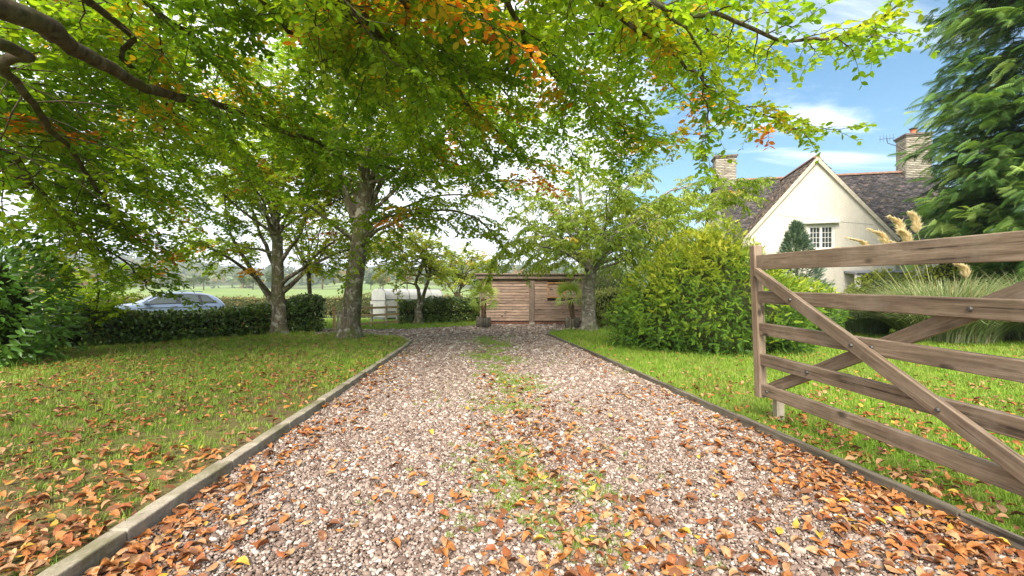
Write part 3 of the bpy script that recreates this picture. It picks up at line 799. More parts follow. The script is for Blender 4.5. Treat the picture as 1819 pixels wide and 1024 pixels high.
# the many-stemmed one nearer the hedge
b1 = G(496, 594, ZL)
tree1 = thing('hornbeam_tree', 'pale trunked tree with many upswept mossy limbs beside the ivy hedge', 'tree', b1)
T = Tree(82); at = lambda px, py, dy=0.0: P(px, py, b1[1]+dy)
trunk_flare(T, [b1-[0, 0, .05], at(496, 560), at(494, 520), at(493, 470), at(492, 420)], 0.215, 0.14, 1.45, 30)
for pts, r0 in (([at(486, 540), at(455, 495), at(425, 450), at(408, 400, -.2), at(398, 330, -.4)], .10),
                ([at(492, 480), at(470, 430, .3), at(450, 380, .5), at(440, 300, .7)], .08),
                ([at(493, 425), at(488, 360, -.1), at(485, 290, -.2), at(488, 200, -.2)], .11),
                ([at(496, 470), at(520, 435, -.2), at(540, 400, -.3), at(555, 340, -.4)], .07),
                ([at(500, 520), at(530, 492, .2), at(570, 462, .3), at(615, 445, .4), at(660, 430, .5)], .085),
                ([at(500, 505), at(540, 475, -.4), at(580, 440, -.8), at(620, 410, -1.2)], .07),
                ([at(488, 450), at(440, 440, .6), at(390, 430, 1.2), at(330, 440, 1.6)], .05),
                ([at(482, 525), at(440, 480, -.7), at(390, 450, -1.5), at(330, 430, -2.2), at(285, 450, -2.6)], .06),
                ([at(490, 440), at(470, 380, 1.0), at(450, 330, 1.8), at(420, 280, 2.6)], .07)):
    T.ramify(T.limb(pts, r0, 0.014, wob=0.035), GC, 0.3)
crown_limbs(T, [at(492, 420), at(490, 400)], [b1[0]-0.4, b1[1]+0.2, 5.2], (3.3, 3.2, 2.2), 12, GC, 0.055, zmin=-0.5)
TRIS['t1'] = T.finish(tree1, M['bark'], M['leaf_soft'], 8, 0.11, AUTUMN, hang=0.25)

# slim tree behind, between the two
b3 = G(548, 580, ZL)
tree3 = thing('young_tree', 'slim bare stemmed tree rising from the hedge between the two big trunks', 'tree', b3)
T = Tree(83); at = lambda px, py, dy=0.0: P(px, py, b3[1]+dy)
trunk_flare(T, [b3-[0, 0, .05], at(551, 540), at(549, 500), at(548, 470)], 0.09, 0.065, 1.5, 16, 10)
c3 = dict(GC, len=0.85, sp=0.24, hue=0.60)
crown_limbs(T, [at(548, 475), at(548, 495)], [b3[0], b3[1], 3.9], (2.2, 2.0, 1.7), 11, c3, 0.035, zmin=-0.6)
TRIS['t3'] = T.finish(tree3, M['bark_dark'], M['leaf_soft'], 7, 0.10, AUTUMN, hang=0.2)

# --- cherry beside the shed
bc = G(1046, 588, ZR)
cherry = thing('cherry_tree', 'spreading cherry with drooping leaves and lichened trunk standing in front of the shed corner', 'tree', bc)
T = Tree(84); at = lambda px, py, dy=0.0: P(px, py, bc[1]+dy)
trunk_flare(T, [bc-[0, 0, .05], at(1046, 555), at(1046, 515), at(1050, 478)], 0.235, 0.20, 1.5, 20)
CC = dict(sp=0.18, len=1.25, droop=0.30, r=0.010, tsp=0.10, tlen=0.34, tdroop=0.35, hue=0.32, hvar=0.14, gold=0.03, elev=0.1, espread=0.5)
for pts, r0 in (([at(1048, 485), at(1010, 440, -.5), at(960, 420, -.9), at(905, 440, -1.1), at(876, 468, -1.2)], .07),
                ([at(1050, 480), at(1000, 400, .3), at(950, 350, .6), at(905, 320, .9)], .08),
                ([at(1050, 480), at(1040, 390, .2), at(1030, 330, .2), at(1040, 275, .2)], .10),
                ([at(1052, 480), at(1110, 410, -.4), at(1180, 350, -.8), at(1260, 320, -1.2)], .09),
                ([at(1052, 482), at(1100, 430, .8), at(1170, 380, 1.5), at(1250, 350, 2.2), at(1320, 345, 2.5)], .08),
                ([at(1050, 485), at(1070, 430, -1.2), at(1090, 410, -2.2), at(1110, 420, -3.0)], .06),
                ([at(1050, 484), at(1010, 450, -1.2), at(970, 440, -2.0), at(940, 460, -2.4)], .05),
                ([at(1050, 482), at(1120, 460, -.6), at(1170, 440, -1), at(1210, 420, -1.4)], .05),
                ([at(1050, 480), at(1090, 370, .6), at(1130, 310, 1.0), at(1150, 260, 1.2)], .07),
                ([at(1260, 320, -1.2), at(1290, 330, -1.3), at(1340, 322, -1.5)], .02)):
    T.ramify(T.limb(pts, r0, 0.012, wob=0.04), CC, 0.22)
crown_limbs(T, [at(1050, 480)], [bc[0]+0.9, bc[1]+0.3, 3.5], (3.6, 3.0, 2.2), 12, CC, 0.055, zmin=-0.35)
TRIS['cherry'] = T.finish(cherry, M['bark_cherry'], M['leaf_soft'], 9, 0.14, PALE, hang=0.75, tpl=NARROW_V, normal_up=0.6)

# --- two crooked apple trees
AC = dict(sp=0.17, len=0.85, droop=0.15, r=0.008, tsp=0.10, tlen=0.26, tdroop=0.2, hue=0.55, hvar=0.15, gold=0.05, elev=0.2, espread=0.7)
ba = G(742, 577, ZF)
apple = thing('apple_tree', 'crooked twin stemmed apple tree with yellowing leaves in front of the clipped hedge', 'tree', ba)
T = Tree(85); at = lambda px, py, dy=0.0: P(px, py, ba[1]+dy)
trunk_flare(T, [ba-[0, 0, .05], at(744, 565), at(742, 548)], 0.17, 0.14, 1.5, 10, 12)
fk = []
for pts in ([at(742, 552), at(745, 520), at(738, 505), at(742, 492), at(750, 470)], [at(745, 552), at(752, 525), at(762, 495), at(765, 470)]):
    T.ramify(T.limb(pts, 0.09, 0.05), AC, 0.75); fk.append(pts[-1]); fk.append(pts[-2])
T.ramify(T.limb([at(738, 506), at(720, 503, -.3), at(705, 512, -.5)], 0.04, 0.01), AC, .3)
crown_limbs(T, fk, [ba[0]-0.6, ba[1]-0.1, 2.75], (2.2, 1.7, 1.15), 20, AC, 0.03, zmin=-0.6, bend=0.3)
T.finish(apple, M['bark'], M['leaf_soft'], 8, 0.105, PALE, normal_up=0.5)
bb = G(835, 566, ZF-0.05)
apple2 = thing('apple_tree', 'leaning apple tree with bent stem beside the shed end of the clipped hedge', 'tree', bb)
T = Tree(86); at = lambda px, py, dy=0.0: P(px, py, bb[1]+dy)
trunk_flare(T, [bb-[0, 0, .05], at(838, 550), at(830, 537), at(815, 527), at(808, 524)], 0.13, 0.09, 1.4, 18, 10)
T.limb([at(815, 527), at(818, 510), at(825, 495)], 0.06, 0.04)
crown_limbs(T, [at(808, 524), at(825, 495), at(818, 510)], [bb[0]-0.2, bb[1], 2.7], (1.9, 1.5, 1.35), 20, AC, 0.03, zmin=-0.75, bend=0.3)
T.finish(apple2, M['bark_dark'], M['leaf_soft'], 8, 0.105, PALE, normal_up=0.5)

# --- sapling by the laurel
bs = G(150, 617, ZL)
sap = thing('sapling', 'young sapling with bright lime leaves and thin stem in front of the hedge', 'tree', bs)
T = Tree(87); at = lambda px, py, dy=0.0: P(px, py, bs[1]+dy)
trunk_flare(T, [bs-[0, 0, .05], at(150, 600), at(150, 582)], 0.05, 0.04, 1.4, 8, 8)
SCf = dict(sp=0.15, len=0.5, droop=0.1, r=0.006, tsp=0.10, tlen=0.20, tdroop=0.1, hue=0.5, hvar=0.10, gold=0.0, elev=0.1, espread=0.5)
crown_limbs(T, [at(150, 585)], [bs[0]+0.05, bs[1], 1.25], (0.95, 0.9, 0.75), 14, SCf, 0.02, zmin=-0.5, bend=0.1)
LIME = [(0, (0.18, 0.32, 0.02)), (0.5, (0.33, 0.48, 0.03)), (1, (0.45, 0.48, 0.06))]
T.finish(sap, M['bark_dark'], M['leaf_soft'], 10, 0.075, LIME, twig_r=0.002)

# ------------------------------------------------------------------ shrubs and hedges
def blob_surface(rs, n, centre, radii, seed, rough=0.18, flat=0.0, depth=0.22, zmin=-1.0):
    """points on a lumpy ellipsoid (with outward normals), a share of them deeper inside"""
    d = nrm(rs.normal(0, 1, (n*2, 3))); d = d[d[:, 2] > zmin][:n]
    lump = 1 + rough*vnoise(d[:, 0]*2.2+5+d[:, 2], d[:, 1]*2.2+9-d[:, 2]*1.3, seed, 3)*1.6
    r = lump*(1-depth*rs.rand(len(d))**1.7)
    return np.asarray(centre)+d*np.asarray(radii)*r[:, None], nrm(d/np.asarray(radii)), r/lump

def core(name, pts_fn, root, mat):
    pass

M['under'] = plain('shade_core', (0.036, 0.042, 0.016), 0.95, 0.05, nscale=14, var=0.5, bump=0.8)  # dark colour standing in for the shade deep among the leaves

def shrub(root, centre, radii, n, size, palette, hue, hvar, mat, seed, tpl=LEAF_V, tf=LEAF_F, spread=0.7, updir=0.3, rough=0.18, zmin=-1.0, tip=0.0, part='foliage', depth=0.25, corek=0.78, cone=0.0):
    rs = np.random.RandomState(seed)
    p, nn, dep = blob_surface(rs, n, centre, radii, seed, rough, depth=depth, zmin=zmin); n = len(p)
    def taper(w):      # narrower towards the top
        zr = np.clip((w[..., 2:3]-centre[2])/radii[2], 0, 1); w = w.copy(); w[..., :2] = np.asarray(centre)[:2]+(w[..., :2]-np.asarray(centre)[:2])*(1-cone*zr); return w
    p = taper(p)
    keep = p[:, 2] > 0.02; p, nn, dep = p[keep], nn[keep], dep[keep]; n = len(p)
    D = nn + rs.normal(0, spread, (n, 3)) + UP*updir
    X, Y, Z = frames(D, nn+rs.normal(0, 0.5, (n, 3)))
    lumpy = vnoise(p[:, 0]*1.7, p[:, 2]*1.7+p[:, 1]*1.7, seed+3, 3)
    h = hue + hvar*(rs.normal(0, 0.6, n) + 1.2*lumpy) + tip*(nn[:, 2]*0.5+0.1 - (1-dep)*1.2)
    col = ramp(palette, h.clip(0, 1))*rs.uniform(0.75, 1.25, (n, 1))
    v, f, c = bake(tpl, tf, p, X, Y, Z, size*rs.uniform(0.6, 1.25, n), col)
    loc = np.array(root.location)
    link(part, mesh_np(part, v-loc, f, c, mats=[mat]), root, kind='stuff')
    bm = bmesh.new(); bmesh.ops.create_icosphere(bm, subdivisions=3, radius=1.0)  # solid filler closing the gaps, shade painted into its dark colour
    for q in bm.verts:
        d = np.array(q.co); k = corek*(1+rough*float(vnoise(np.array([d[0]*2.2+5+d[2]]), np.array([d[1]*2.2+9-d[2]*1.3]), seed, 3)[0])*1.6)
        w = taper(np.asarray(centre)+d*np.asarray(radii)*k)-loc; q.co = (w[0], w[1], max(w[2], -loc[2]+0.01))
    me = bpy.data.meshes.new('shade_core'); bm.to_mesh(me); bm.free(); me.materials.append(M['under'])
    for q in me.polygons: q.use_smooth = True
    link('shade_core', me, root)
    return n

# shoot of a yew: a short stem with two ranks of needles
def shoot(nl=8, w=0.11, L=0.30, curve=0.12):
    V = []; FF = []
    for i in range(nl):
        y = 0.04 + 0.88*i/(nl-1); l = L*(1-0.5*(i/(nl-1))**1.5); z = -curve*y*y
        for sgn in (-1, 1):
            n = len(V); V += [(0, y-w*0.5, z), (0, y+w*0.5, z), (sgn*l, y+l*0.8, z-0.05)]; FF.append((n, n+1, n+2) if sgn < 0 else (n+1, n, n+2))
    n = len(V); V += [(-w*.5, 0.85, -curve*.7), (w*.5, 0.85, -curve*.7), (0, 1.2, -curve*1.3)]; FF.append((n, n+1, n+2))
    return np.array(V), np.array(FF)
SH_V, SH_F = shoot()
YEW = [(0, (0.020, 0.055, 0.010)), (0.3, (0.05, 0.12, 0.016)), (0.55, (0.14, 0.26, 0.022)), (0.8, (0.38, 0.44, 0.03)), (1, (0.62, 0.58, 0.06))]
yb = np.array([4.30, 9.9, ZR])
yew = thing('yew_bush', 'huge rounded golden yew bush with yellow tips beside the drive', 'bush', yb)
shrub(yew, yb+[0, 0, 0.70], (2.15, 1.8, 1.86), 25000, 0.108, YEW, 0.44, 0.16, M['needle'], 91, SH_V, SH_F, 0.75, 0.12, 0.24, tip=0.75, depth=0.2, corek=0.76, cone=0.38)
# its flank by the lawn
yew2 = thing('yew_bush', 'smaller golden yew bush merging behind the huge one, by the house wall', 'bush', (6.9, 11.4, ZR))
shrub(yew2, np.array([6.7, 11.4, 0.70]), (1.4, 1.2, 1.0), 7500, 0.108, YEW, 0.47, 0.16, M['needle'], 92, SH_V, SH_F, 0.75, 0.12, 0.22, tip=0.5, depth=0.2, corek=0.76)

# blue spruce in front of the gable
sp0 = np.array([8.75, 14.0, ZR])
spruce = thing('spruce', 'small blue green spruce with pointed top standing in front of the gable wall', 'tree', sp0)
rs = np.random.RandomState(93); n = 4200
z = rs.rand(n)**0.8; rad = (1-z)**0.85*1.1*(1+0.3*np.sin(z*38+rs.rand(n)*.8)*(1-z)) * (0.55+0.5*rs.rand(n)**0.4); a = rs.rand(n)*6.283
p = sp0 + np.stack([rad*np.cos(a), rad*np.sin(a), 0.35+z*3.0], -1)
D = np.stack([np.cos(a), np.sin(a), 0.35+0.7*z], -1)+rs.normal(0, 0.4, (n, 3)); X, Y, Z = frames(D, UP+rs.normal(0, .4, (n, 3)))
col = ramp([(0, (0.045, 0.09, 0.055)), (0.6, (0.14, 0.22, 0.15)), (1, (0.30, 0.38, 0.29))], rs.rand(n))
v, f, c = bake(SH_V, SH_F, p, X, Y, Z, rs.uniform(0.09, 0.19, n), col)
link('crown', mesh_np('crown', v-sp0, f, c, mats=[M['needle']]), spruce, kind='stuff')
v, f = tube([(0, 0, 0), (0.01, 0, 1.5), (0, 0, 3.2)], [0.07, 0.05, 0.01], 8); link('trunk', mesh_np('trunk', v, f, smooth=True, mats=[M['bark_dark']]), spruce)

# --- great cypress by the house
cy = np.array([14.75, 12.6, ZR])
cyp = thing('cypress_tree', 'tall feathery cypress with drooping sprays towering beside the house', 'tree', cy)
rs = np.random.RandomState(94)
T = Tree(95); T.limb([cy-[0, 0, .05], cy+[0, 0, 6], cy+[0.1, 0, 13]], 0.32, 0.06, 30, 12)
FROND_V, FROND_F = [], []
for i in range(11):
    y = 0.04+0.9*i/10; l = 0.42*math.sin(0.5+2.35*i/10)+0.05; z0 = -0.30*y*y
    for sg in (-1, 1):
        n = len(FROND_V); FROND_V += [(0, y-0.038, z0), (0, y+0.038, z0), (sg*l, y+l*0.42, z0-0.08-0.30*l)]; FROND_F.append((n, n+1, n+2))
n = len(FROND_V); FROND_V += [(-.03, .8, -.2), (.03, .8, -.2), (0, 1.2, -.42), (-.02, 0, 0), (.02, 0, 0), (0, .95, -.28)]; FROND_F += [(n, n+1, n+2), (n+3, n+4, n+5)]
FROND_V = np.array(FROND_V); FROND_F = np.array(FROND_F)
fp, fd, fh = [], [], []
for b in range(560):
    z = rs.uniform(1.6, 12.6); a = rs.rand()*6.283; L = np.interp(z, [1.5, 3.2, 5.5, 9, 13], [2.0, 2.8, 2.7, 2.5, 0.8])*rs.uniform(0.7, 1.12)
    if z < 2.4: L *= 0.75
    o = cy+np.array([0, 0, z]); d = np.array([math.cos(a), math.sin(a), rs.uniform(0.05, 0.35)])
    br = T.sub(o, d, L, rs.uniform(0.15, 0.38), 7, 0.02)
    if b % 2 == 0: T.wood(br, np.linspace(0.022, 0.006, 7), 4)
    m = int(23*L/3)+8; t = rs.uniform(0.16, 1.02, m)**0.9; i0 = np.minimum((t*6).astype(int), 5); u = (t*6-i0)[:, None]
    q = br[i0]*(1-u)+br[i0+1]*u + rs.normal(0, 0.10, (m, 3))
    sdv = np.cross(d, UP)[None]*rs.uniform(-0.95, 0.95, (m, 1))
    fp.append(q); fd.append(nrm(np.tile(d, (m, 1))*0.9+sdv+np.array([0, 0, -0.40])+rs.normal(0, .32, (m, 3)))); fh.append(rs.normal(0.42, 0.24)+rs.normal(0, .12, m)+0.45*(t-0.6))
fp, fd, fh = np.vstack(fp), np.vstack(fd), np.concatenate(fh); n = len(fp)
X, Y, Z = frames(fd, UP+rs.normal(0, 0.3, (n, 3)))
col = ramp([(0, (0.03, 0.075, 0.02)), (0.45, (0.10, 0.205, 0.045)), (0.8, (0.21, 0.34, 0.08)), (1, (0.34, 0.46, 0.13))], fh.clip(0, 1))
v, f, c = bake(FROND_V, FROND_F, fp, X, Y, Z, rs.uniform(0.24, 0.46, n), col)
link('crown', mesh_np('crown', v-cy, f, c, mats=[M['needle']]), cyp, kind='stuff')
link('trunk', mesh_np('trunk', np.vstack(T.wv)-cy, np.vstack(T.wf), smooth=True, mats=[M['bark_dark']]), cyp)
TRIS['cypress'] = len(f)

# --- hedges
IVY = [(0, (0.025, 0.05, 0.01)), (0.35, (0.065, 0.12, 0.018)), (0.65, (0.14, 0.21, 0.04)), (0.88, (0.27, 0.29, 0.08)), (1, (0.24, 0.13, 0.06))]
def hedge(root, line, heights, width, n, size, palette, hue, seed, mat, z0=0.0, stems=True, rough=0.12):
    rs = np.random.RandomState(seed); line = np.asarray(line, float)
    seg = np.linalg.norm(np.diff(line, axis=0), axis=1); cum = np.concatenate([[0], np.cumsum(seg)]); T_ = cum[-1]
    q = rs.rand(n)*T_; c = np.stack([np.interp(q, cum, line[:, 0]), np.interp(q, cum, line[:, 1])], -1)
    j = np.clip(np.searchsorted(cum, q)-1, 0, len(seg)-1); d = np.diff(line, axis=0)[j]/seg[j][:, None]; nn = np.stack([d[:, 1], -d[:, 0]], -1)
    H = np.interp(q, cum, heights)*(1+0.10*vnoise(q*1.1, q*0+3, seed, 3)); a = rs.uniform(-0.42*math.pi, 1.42*math.pi, n)   # round the section
    ca, sa = np.cos(a), np.sin(a)
    ex = np.sign(ca)*np.abs(ca)**0.55; ez = np.sign(sa)*np.abs(sa)**0.55
    lump = 1+rough*2*vnoise(q*1.6, a*1.5+20, seed+1, 3); dep = lump*(1-0.30*rs.rand(n)**1.6)
    x = ex*width*dep; z = H*0.5+ez*H*0.5*dep
    p = np.stack([c[:, 0]+nn[:, 0]*x, c[:, 1]+nn[:, 1]*x, z0+np.maximum(z, 0.02)], -1)
    N3 = nrm(np.stack([nn[:, 0]*ca, nn[:, 1]*ca, sa], -1))
    D = rs.normal(0, 0.7, (n, 3))+N3*0.35+np.array([0, 0, -0.25]); X, Y, Z = frames(D, N3+rs.normal(0, 0.45, (n, 3)))
    h = hue+rs.normal(0, 0.17, n)+0.28*vnoise(q*2.5, p[:, 2]*2.5, seed+2, 3)
    col = ramp(palette, h.clip(0, 1))*rs.uniform(0.75, 1.25, (n, 1))
    loc = np.array(root.location)
    v, f, cc = bake(LEAF_V, LEAF_F, p, X, Y, Z, size*rs.uniform(0.6, 1.25, n), col)
    link('foliage', mesh_np('foliage', v-loc, f, cc, mats=[mat]), root, kind='stuff')
    m = MB(); ks = max(8, int(T_/0.25))
    for k in range(ks):
        s = np.linspace(0.1, T_-0.1, ks)[k]; pc = np.array([np.interp(s, cum, line[:, 0]), np.interp(s, cum, line[:, 1])]); Hh = np.interp(s, cum, heights)
        e = pc+rs.normal(0, 0.16, 2)
        m.tube(spline([(pc[0], pc[1], z0-0.02), (*(pc+rs.normal(0, .06, 2)), z0+Hh*.4), (*e, z0+Hh*.85)], 5)-loc, np.linspace(0.022, 0.006, 5), 5)
    m.build('stems', M['bark_dark'], root, smooth=True, kind='stuff')
    # added solid core, coloured dark to give the hedge a shaded inside
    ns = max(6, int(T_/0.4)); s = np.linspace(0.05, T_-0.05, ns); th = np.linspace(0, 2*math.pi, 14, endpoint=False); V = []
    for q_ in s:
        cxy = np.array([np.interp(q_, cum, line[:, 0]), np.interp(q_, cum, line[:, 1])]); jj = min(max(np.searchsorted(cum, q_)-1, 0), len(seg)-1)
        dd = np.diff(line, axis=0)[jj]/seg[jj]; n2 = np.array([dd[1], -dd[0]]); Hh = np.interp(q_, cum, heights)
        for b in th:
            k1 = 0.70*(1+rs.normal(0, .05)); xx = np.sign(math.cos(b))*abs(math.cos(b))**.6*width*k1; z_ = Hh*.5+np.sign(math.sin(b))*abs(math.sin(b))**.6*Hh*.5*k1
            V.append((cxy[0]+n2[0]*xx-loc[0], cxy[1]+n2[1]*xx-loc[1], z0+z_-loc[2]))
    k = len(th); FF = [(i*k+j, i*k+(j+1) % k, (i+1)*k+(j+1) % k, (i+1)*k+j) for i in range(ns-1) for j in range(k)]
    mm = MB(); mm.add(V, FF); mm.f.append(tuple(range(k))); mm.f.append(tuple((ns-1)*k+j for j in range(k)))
    mm.build('shade_core', M['under'], root, smooth=True)

hl = [(-11.6, 8.4), (-9.55, 9.9), (-8.6, 11.6), (-7.7, 13.3), (-6.75, 14.6), (-6.35, 15.0)]
hA = thing('ivy_hedge', 'long dark ivy hedge behind the trees, with the blue car beyond it', 'hedge', (-8.6, 11.6, ZL))
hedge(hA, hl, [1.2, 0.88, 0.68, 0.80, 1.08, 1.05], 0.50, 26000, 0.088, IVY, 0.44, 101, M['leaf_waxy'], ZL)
hB = thing('clipped_hedge', 'low clipped green hedge on the grass between the rail fence and the shed', 'hedge', (-3.2, 19.6, ZF))
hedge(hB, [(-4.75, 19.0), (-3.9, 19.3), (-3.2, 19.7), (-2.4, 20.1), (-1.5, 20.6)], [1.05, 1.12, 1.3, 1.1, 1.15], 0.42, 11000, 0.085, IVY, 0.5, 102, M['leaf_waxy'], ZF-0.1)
hC = thing('rough_hedge', 'rough brownish hedge at the field edge beyond the trailer and car', 'hedge', (-14, 30.5, -0.26))
BRAMBLE = [(0, (0.05, 0.06, 0.02)), (0.5, (0.14, 0.14, 0.05)), (1, (0.30, 0.20, 0.10))]
hedge(hC, [(-46, 29.5), (-30, 30), (-17, 30.5), (-8.5, 31), (-1.5, 33), (3, 34)], [1.55, 1.5, 1.5, 1.6, 1.6, 1.6], 0.6, 16000, 0.14, BRAMBLE, 0.5, 103, M['leaf_soft'], -0.26)

# laurel at the edge of the picture
lb = np.array([-8.75, 7.25, ZL])
laurel = thing('laurel_bush', 'glossy dark green laurel with large leaves beside the lime sapling', 'bush', lb)
LAUR = [(0, (0.03, 0.085, 0.012)), (0.5, (0.09, 0.21, 0.025)), (1, (0.20, 0.36, 0.05))]
shrub(laurel, lb+[0, 0, 0.95], (1.25, 1.35, 1.55), 5200, 0.15, LAUR, 0.55, 0.22, M['leaf_waxy'], 111, NARROW_V, LEAF_F, 0.6, -0.1, 0.16, corek=0.55, depth=0.4)
# the leaves facing the lawn, one by one
rs = np.random.RandomState(112); lm = []
for k in range(5):
    v = np.array(NARROW_V); v[:, 2] *= (1+k*0.5)
    lm.append(mesh_np('laurel_leaf', v, np.array(LEAF_F), ramp(LAUR, np.full(6, 0.3+0.14*k)), mats=[M['leaf_waxy']]))
for k in range(150):
    d = nrm(np.array([rs.uniform(0.1, 1.0), -rs.uniform(0.0, 1), rs.uniform(-0.55, 0.8)]))
    p = np.array([0, 0, 0.95])+d*np.array([1.25, 1.35, 1.45])*rs.uniform(0.98, 1.06)
    if p[2] < 0.05: continue
    X, Y, Z = frames(np.array([d+rs.normal(0, .5, 3)+[0, 0, -.3]]), np.array([d+rs.normal(0, .35, 3)+[0, 0, .4]]))
    o = link('leaf', lm[rs.randint(5)], laurel)
    s = rs.uniform(0.13, 0.19); mtx = np.eye(4); mtx[:3, 0] = X[0]*s; mtx[:3, 1] = Y[0]*s; mtx[:3, 2] = Z[0]*s; mtx[:3, 3] = p
    o.matrix_local = Matrix(mtx.tolist())

# other shrubs
VAR = [(0, (0.08, 0.13, 0.03)), (0.5, (0.28, 0.34, 0.12)), (1, (0.62, 0.60, 0.36))]
def bush(name, label, c, radii, n, size, pal, hue, seed, mat='leaf_soft', z=ZR, group=None, **kw):
    c = np.array([c[0], c[1], z]); r_ = thing(name, label, 'bush', c, 0, group)
    shrub(r_, c+[0, 0, radii[2]*0.72], radii, n, size, pal, hue, 0.18, M[mat], seed, **kw)
    return r_
bush('variegated_shrub', 'pale variegated shrub behind the yew and the lichened cherry trunk', (3.75, 16.6), (0.95, 0.8, 0.85), 4200, 0.08, VAR, 0.6, 121)
bush('variegated_shrub', 'small pale shrub peeping past the cherry trunk at the shed end', (3.45, 18.6), (0.55, 0.5, 0.8), 1500, 0.08, VAR, 0.55, 122)
bush('evergreen_shrub', 'dark evergreen shrub behind the shed end under the cherry', (4.7, 21.5), (1.5, 1.2, 1.7), 4200, 0.10, IVY, 0.32, 123, 'leaf_waxy')
bush('evergreen_shrub', 'dark evergreen shrub between the golden yew and the house', (7.4, 19.6), (1.7, 1.2, 1.5), 4200, 0.11, IVY, 0.40, 124, 'leaf_waxy')
GOLD = [(0, (0.10, 0.15, 0.02)), (0.5, (0.28, 0.33, 0.05)), (1, (0.5, 0.5, 0.10))]
bush('garden_shrub', 'yellow green shrub behind the pampas clump under the cypress', (14.6, 14.6), (2.0, 1.2, 1.5), 4500, 0.12, GOLD, 0.45, 125)
bush('garden_shrub', 'leafy green shrub behind the pampas clump near the porch', (12.9, 15.8), (1.3, 0.9, 1.1), 3000, 0.11, GOLD, 0.3, 126)

# --- far trees and wood
def far_tree(loc, h, w, seed, label, pal, hue, group='trees across the field', n=900, sz=None):
    r_ = thing('field_tree', label, 'tree', loc, 0, group); rs = np.random.RandomState(seed)
    v, f = tube([(0, 0, -0.2), (0, 0, h*0.3), (0.1, 0, h*0.7)], [h*0.035, h*0.028, h*0.01], 7); link('trunk', mesh_np('trunk', v, f, smooth=True, mats=[M['bark_dark']]), r_)
    P_, H_ = [], []
    for k in range(9):
        c = np.array([rs.uniform(-.55, .55)*w, rs.uniform(-.5, .5)*w, h*rs.uniform(0.38, 0.78)]); d = nrm(rs.normal(0, 1, (n//9, 3))); rr = w*rs.uniform(0.28, 0.5)
        P_.append(c+d*rr*np.array([1, 1, 0.8])*rs.uniform(0.7, 1.0, (len(d), 1))); H_.append(np.full(len(d), rs.normal(0, .12)))
    p = np.vstack(P_); n = len(p); X, Y, Z = frames(rs.normal(0, 1, (n, 3)), UP+rs.normal(0, .8, (n, 3)))
    col = ramp(pal, (hue+np.concatenate(H_)+rs.normal(0, .12, n)).clip(0, 1))
    v, f, c = bake(LEAF_V, LEAF_F, p, X, Y, Z, (sz or w*0.16)*rs.uniform(0.7, 1.3, n), col)
    link('crown', mesh_np('crown', v, f, c, mats=[M['leaf_soft']]), r_, kind='stuff')
    return r_
FT = [(0, (0.03, 0.06, 0.015)), (0.5, (0.09, 0.13, 0.03)), (0.8, (0.22, 0.20, 0.05)), (1, (0.35, 0.16, 0.07))]
far_tree((-46, 45, -0.3), 5.2, 4.6, 131, 'low russet leaved tree behind the bonnet of the parked car', [(0, (0.10, 0.07, 0.04)), (0.6, (0.26, 0.17, 0.11)), (1, (0.36, 0.24, 0.16))], 0.6, None, 2600, 0.30)
rs = np.random.RandomState(132)
kinds = [('round dark green tree standing at the far edge of the field', 0.35), ('pale yellowing tree standing at the far edge of the field', 0.7), ('broad mid green tree standing at the far edge of the field', 0.5)]
for k in range(26):
    Y = rs.uniform(170, 235); X = -Y*rs.uniform(-0.12, 1.12) if k else -Y*0.7
    lab, hue = kinds[k % 3]; h = rs.uniform(6, 12); lab = ('tall ' if h > 10 else 'low ' if h < 8 else 'middling ') + lab
    far_tree((X, Y, float(terrain(np.array([X]), np.array([Y]))[0])-0.1), h, h*rs.uniform(0.35, 0.5), 140+k, lab, FT, hue, 'trees across the field', 700)
# woods on the hills: one mass
n = 2400; Y = rs.uniform(420, 1250, n); X = Y*rs.uniform(-1.3, 1.3, n)
k = vnoise(X/110, Y/110, 61, 3) > -0.02; X, Y = X[k], Y[k]; n = len(X); Z0 = terrain(X, Y)
m = 18; d = nrm(rs.normal(0, 1, (n, m, 3))); s = rs.uniform(4, 8, n)
p = np.stack([X, Y, Z0+s*0.8], -1)[:, None]+d*s[:, None, None]*np.array([1, 1, 0.95]); p = p.reshape(-1, 3)
Xa, Ya, Za = frames(rs.normal(0, 1, p.shape), d.reshape(-1, 3)+rs.normal(0, .3, p.shape))
col = ramp(FT, (np.repeat(rs.normal(0.42, .2, n), m)+rs.normal(0, .1, n*m)).clip(0, 1))
v, f, c = bake(LEAF_V, LEAF_F, p, Xa, Ya, Za, np.repeat(s*0.95, m), col)
o = link('hill_woods', mesh_np('hill_woods', v, f, c, mats=[M['leaf_soft']]), kind='stuff')
o['label'] = 'hazy woods covering the hills beyond the field'
TRIS['woods'] = len(f)*2
print('TRIS', TRIS)

# ------------------------------------------------------------------ the cottage
t = NT('render_wall'); co = t.coord('Object')
n1 = t.noise(co, 26, 5, 0.7); n2 = t.noise(co, 1.1, 5, 0.6); n3 = t.noise(co, 7.0, 4, 0.6)
c = t.mix(t.rng(n2, 0.35, 0.7), (0.63, 0.585, 0.50), (0.57, 0.52, 0.44))
c = t.mix(t.rng(n3, 0.55, 0.75, 0, 0.35), c, (0.50, 0.43, 0.34))
c = t.mix(t.rng(n1, 0.55, 0.72, 0, 0.25), c, (0.42, 0.36, 0.29))
st_ = t.noise(t.coord('Object', (5.0, 5.0, 0.35)), 1.0, 5, 0.65)
c = t.mix(t.rng(st_, 0.54, 0.74, 0, 0.42), c, (0.40, 0.36, 0.29))
M['wall'] = t.done(t.pbr(c, 0.9, 0.15, t.bump(n1, 0.9, 0.03)))
t = NT('roof_tile'); co = t.coord('Object')
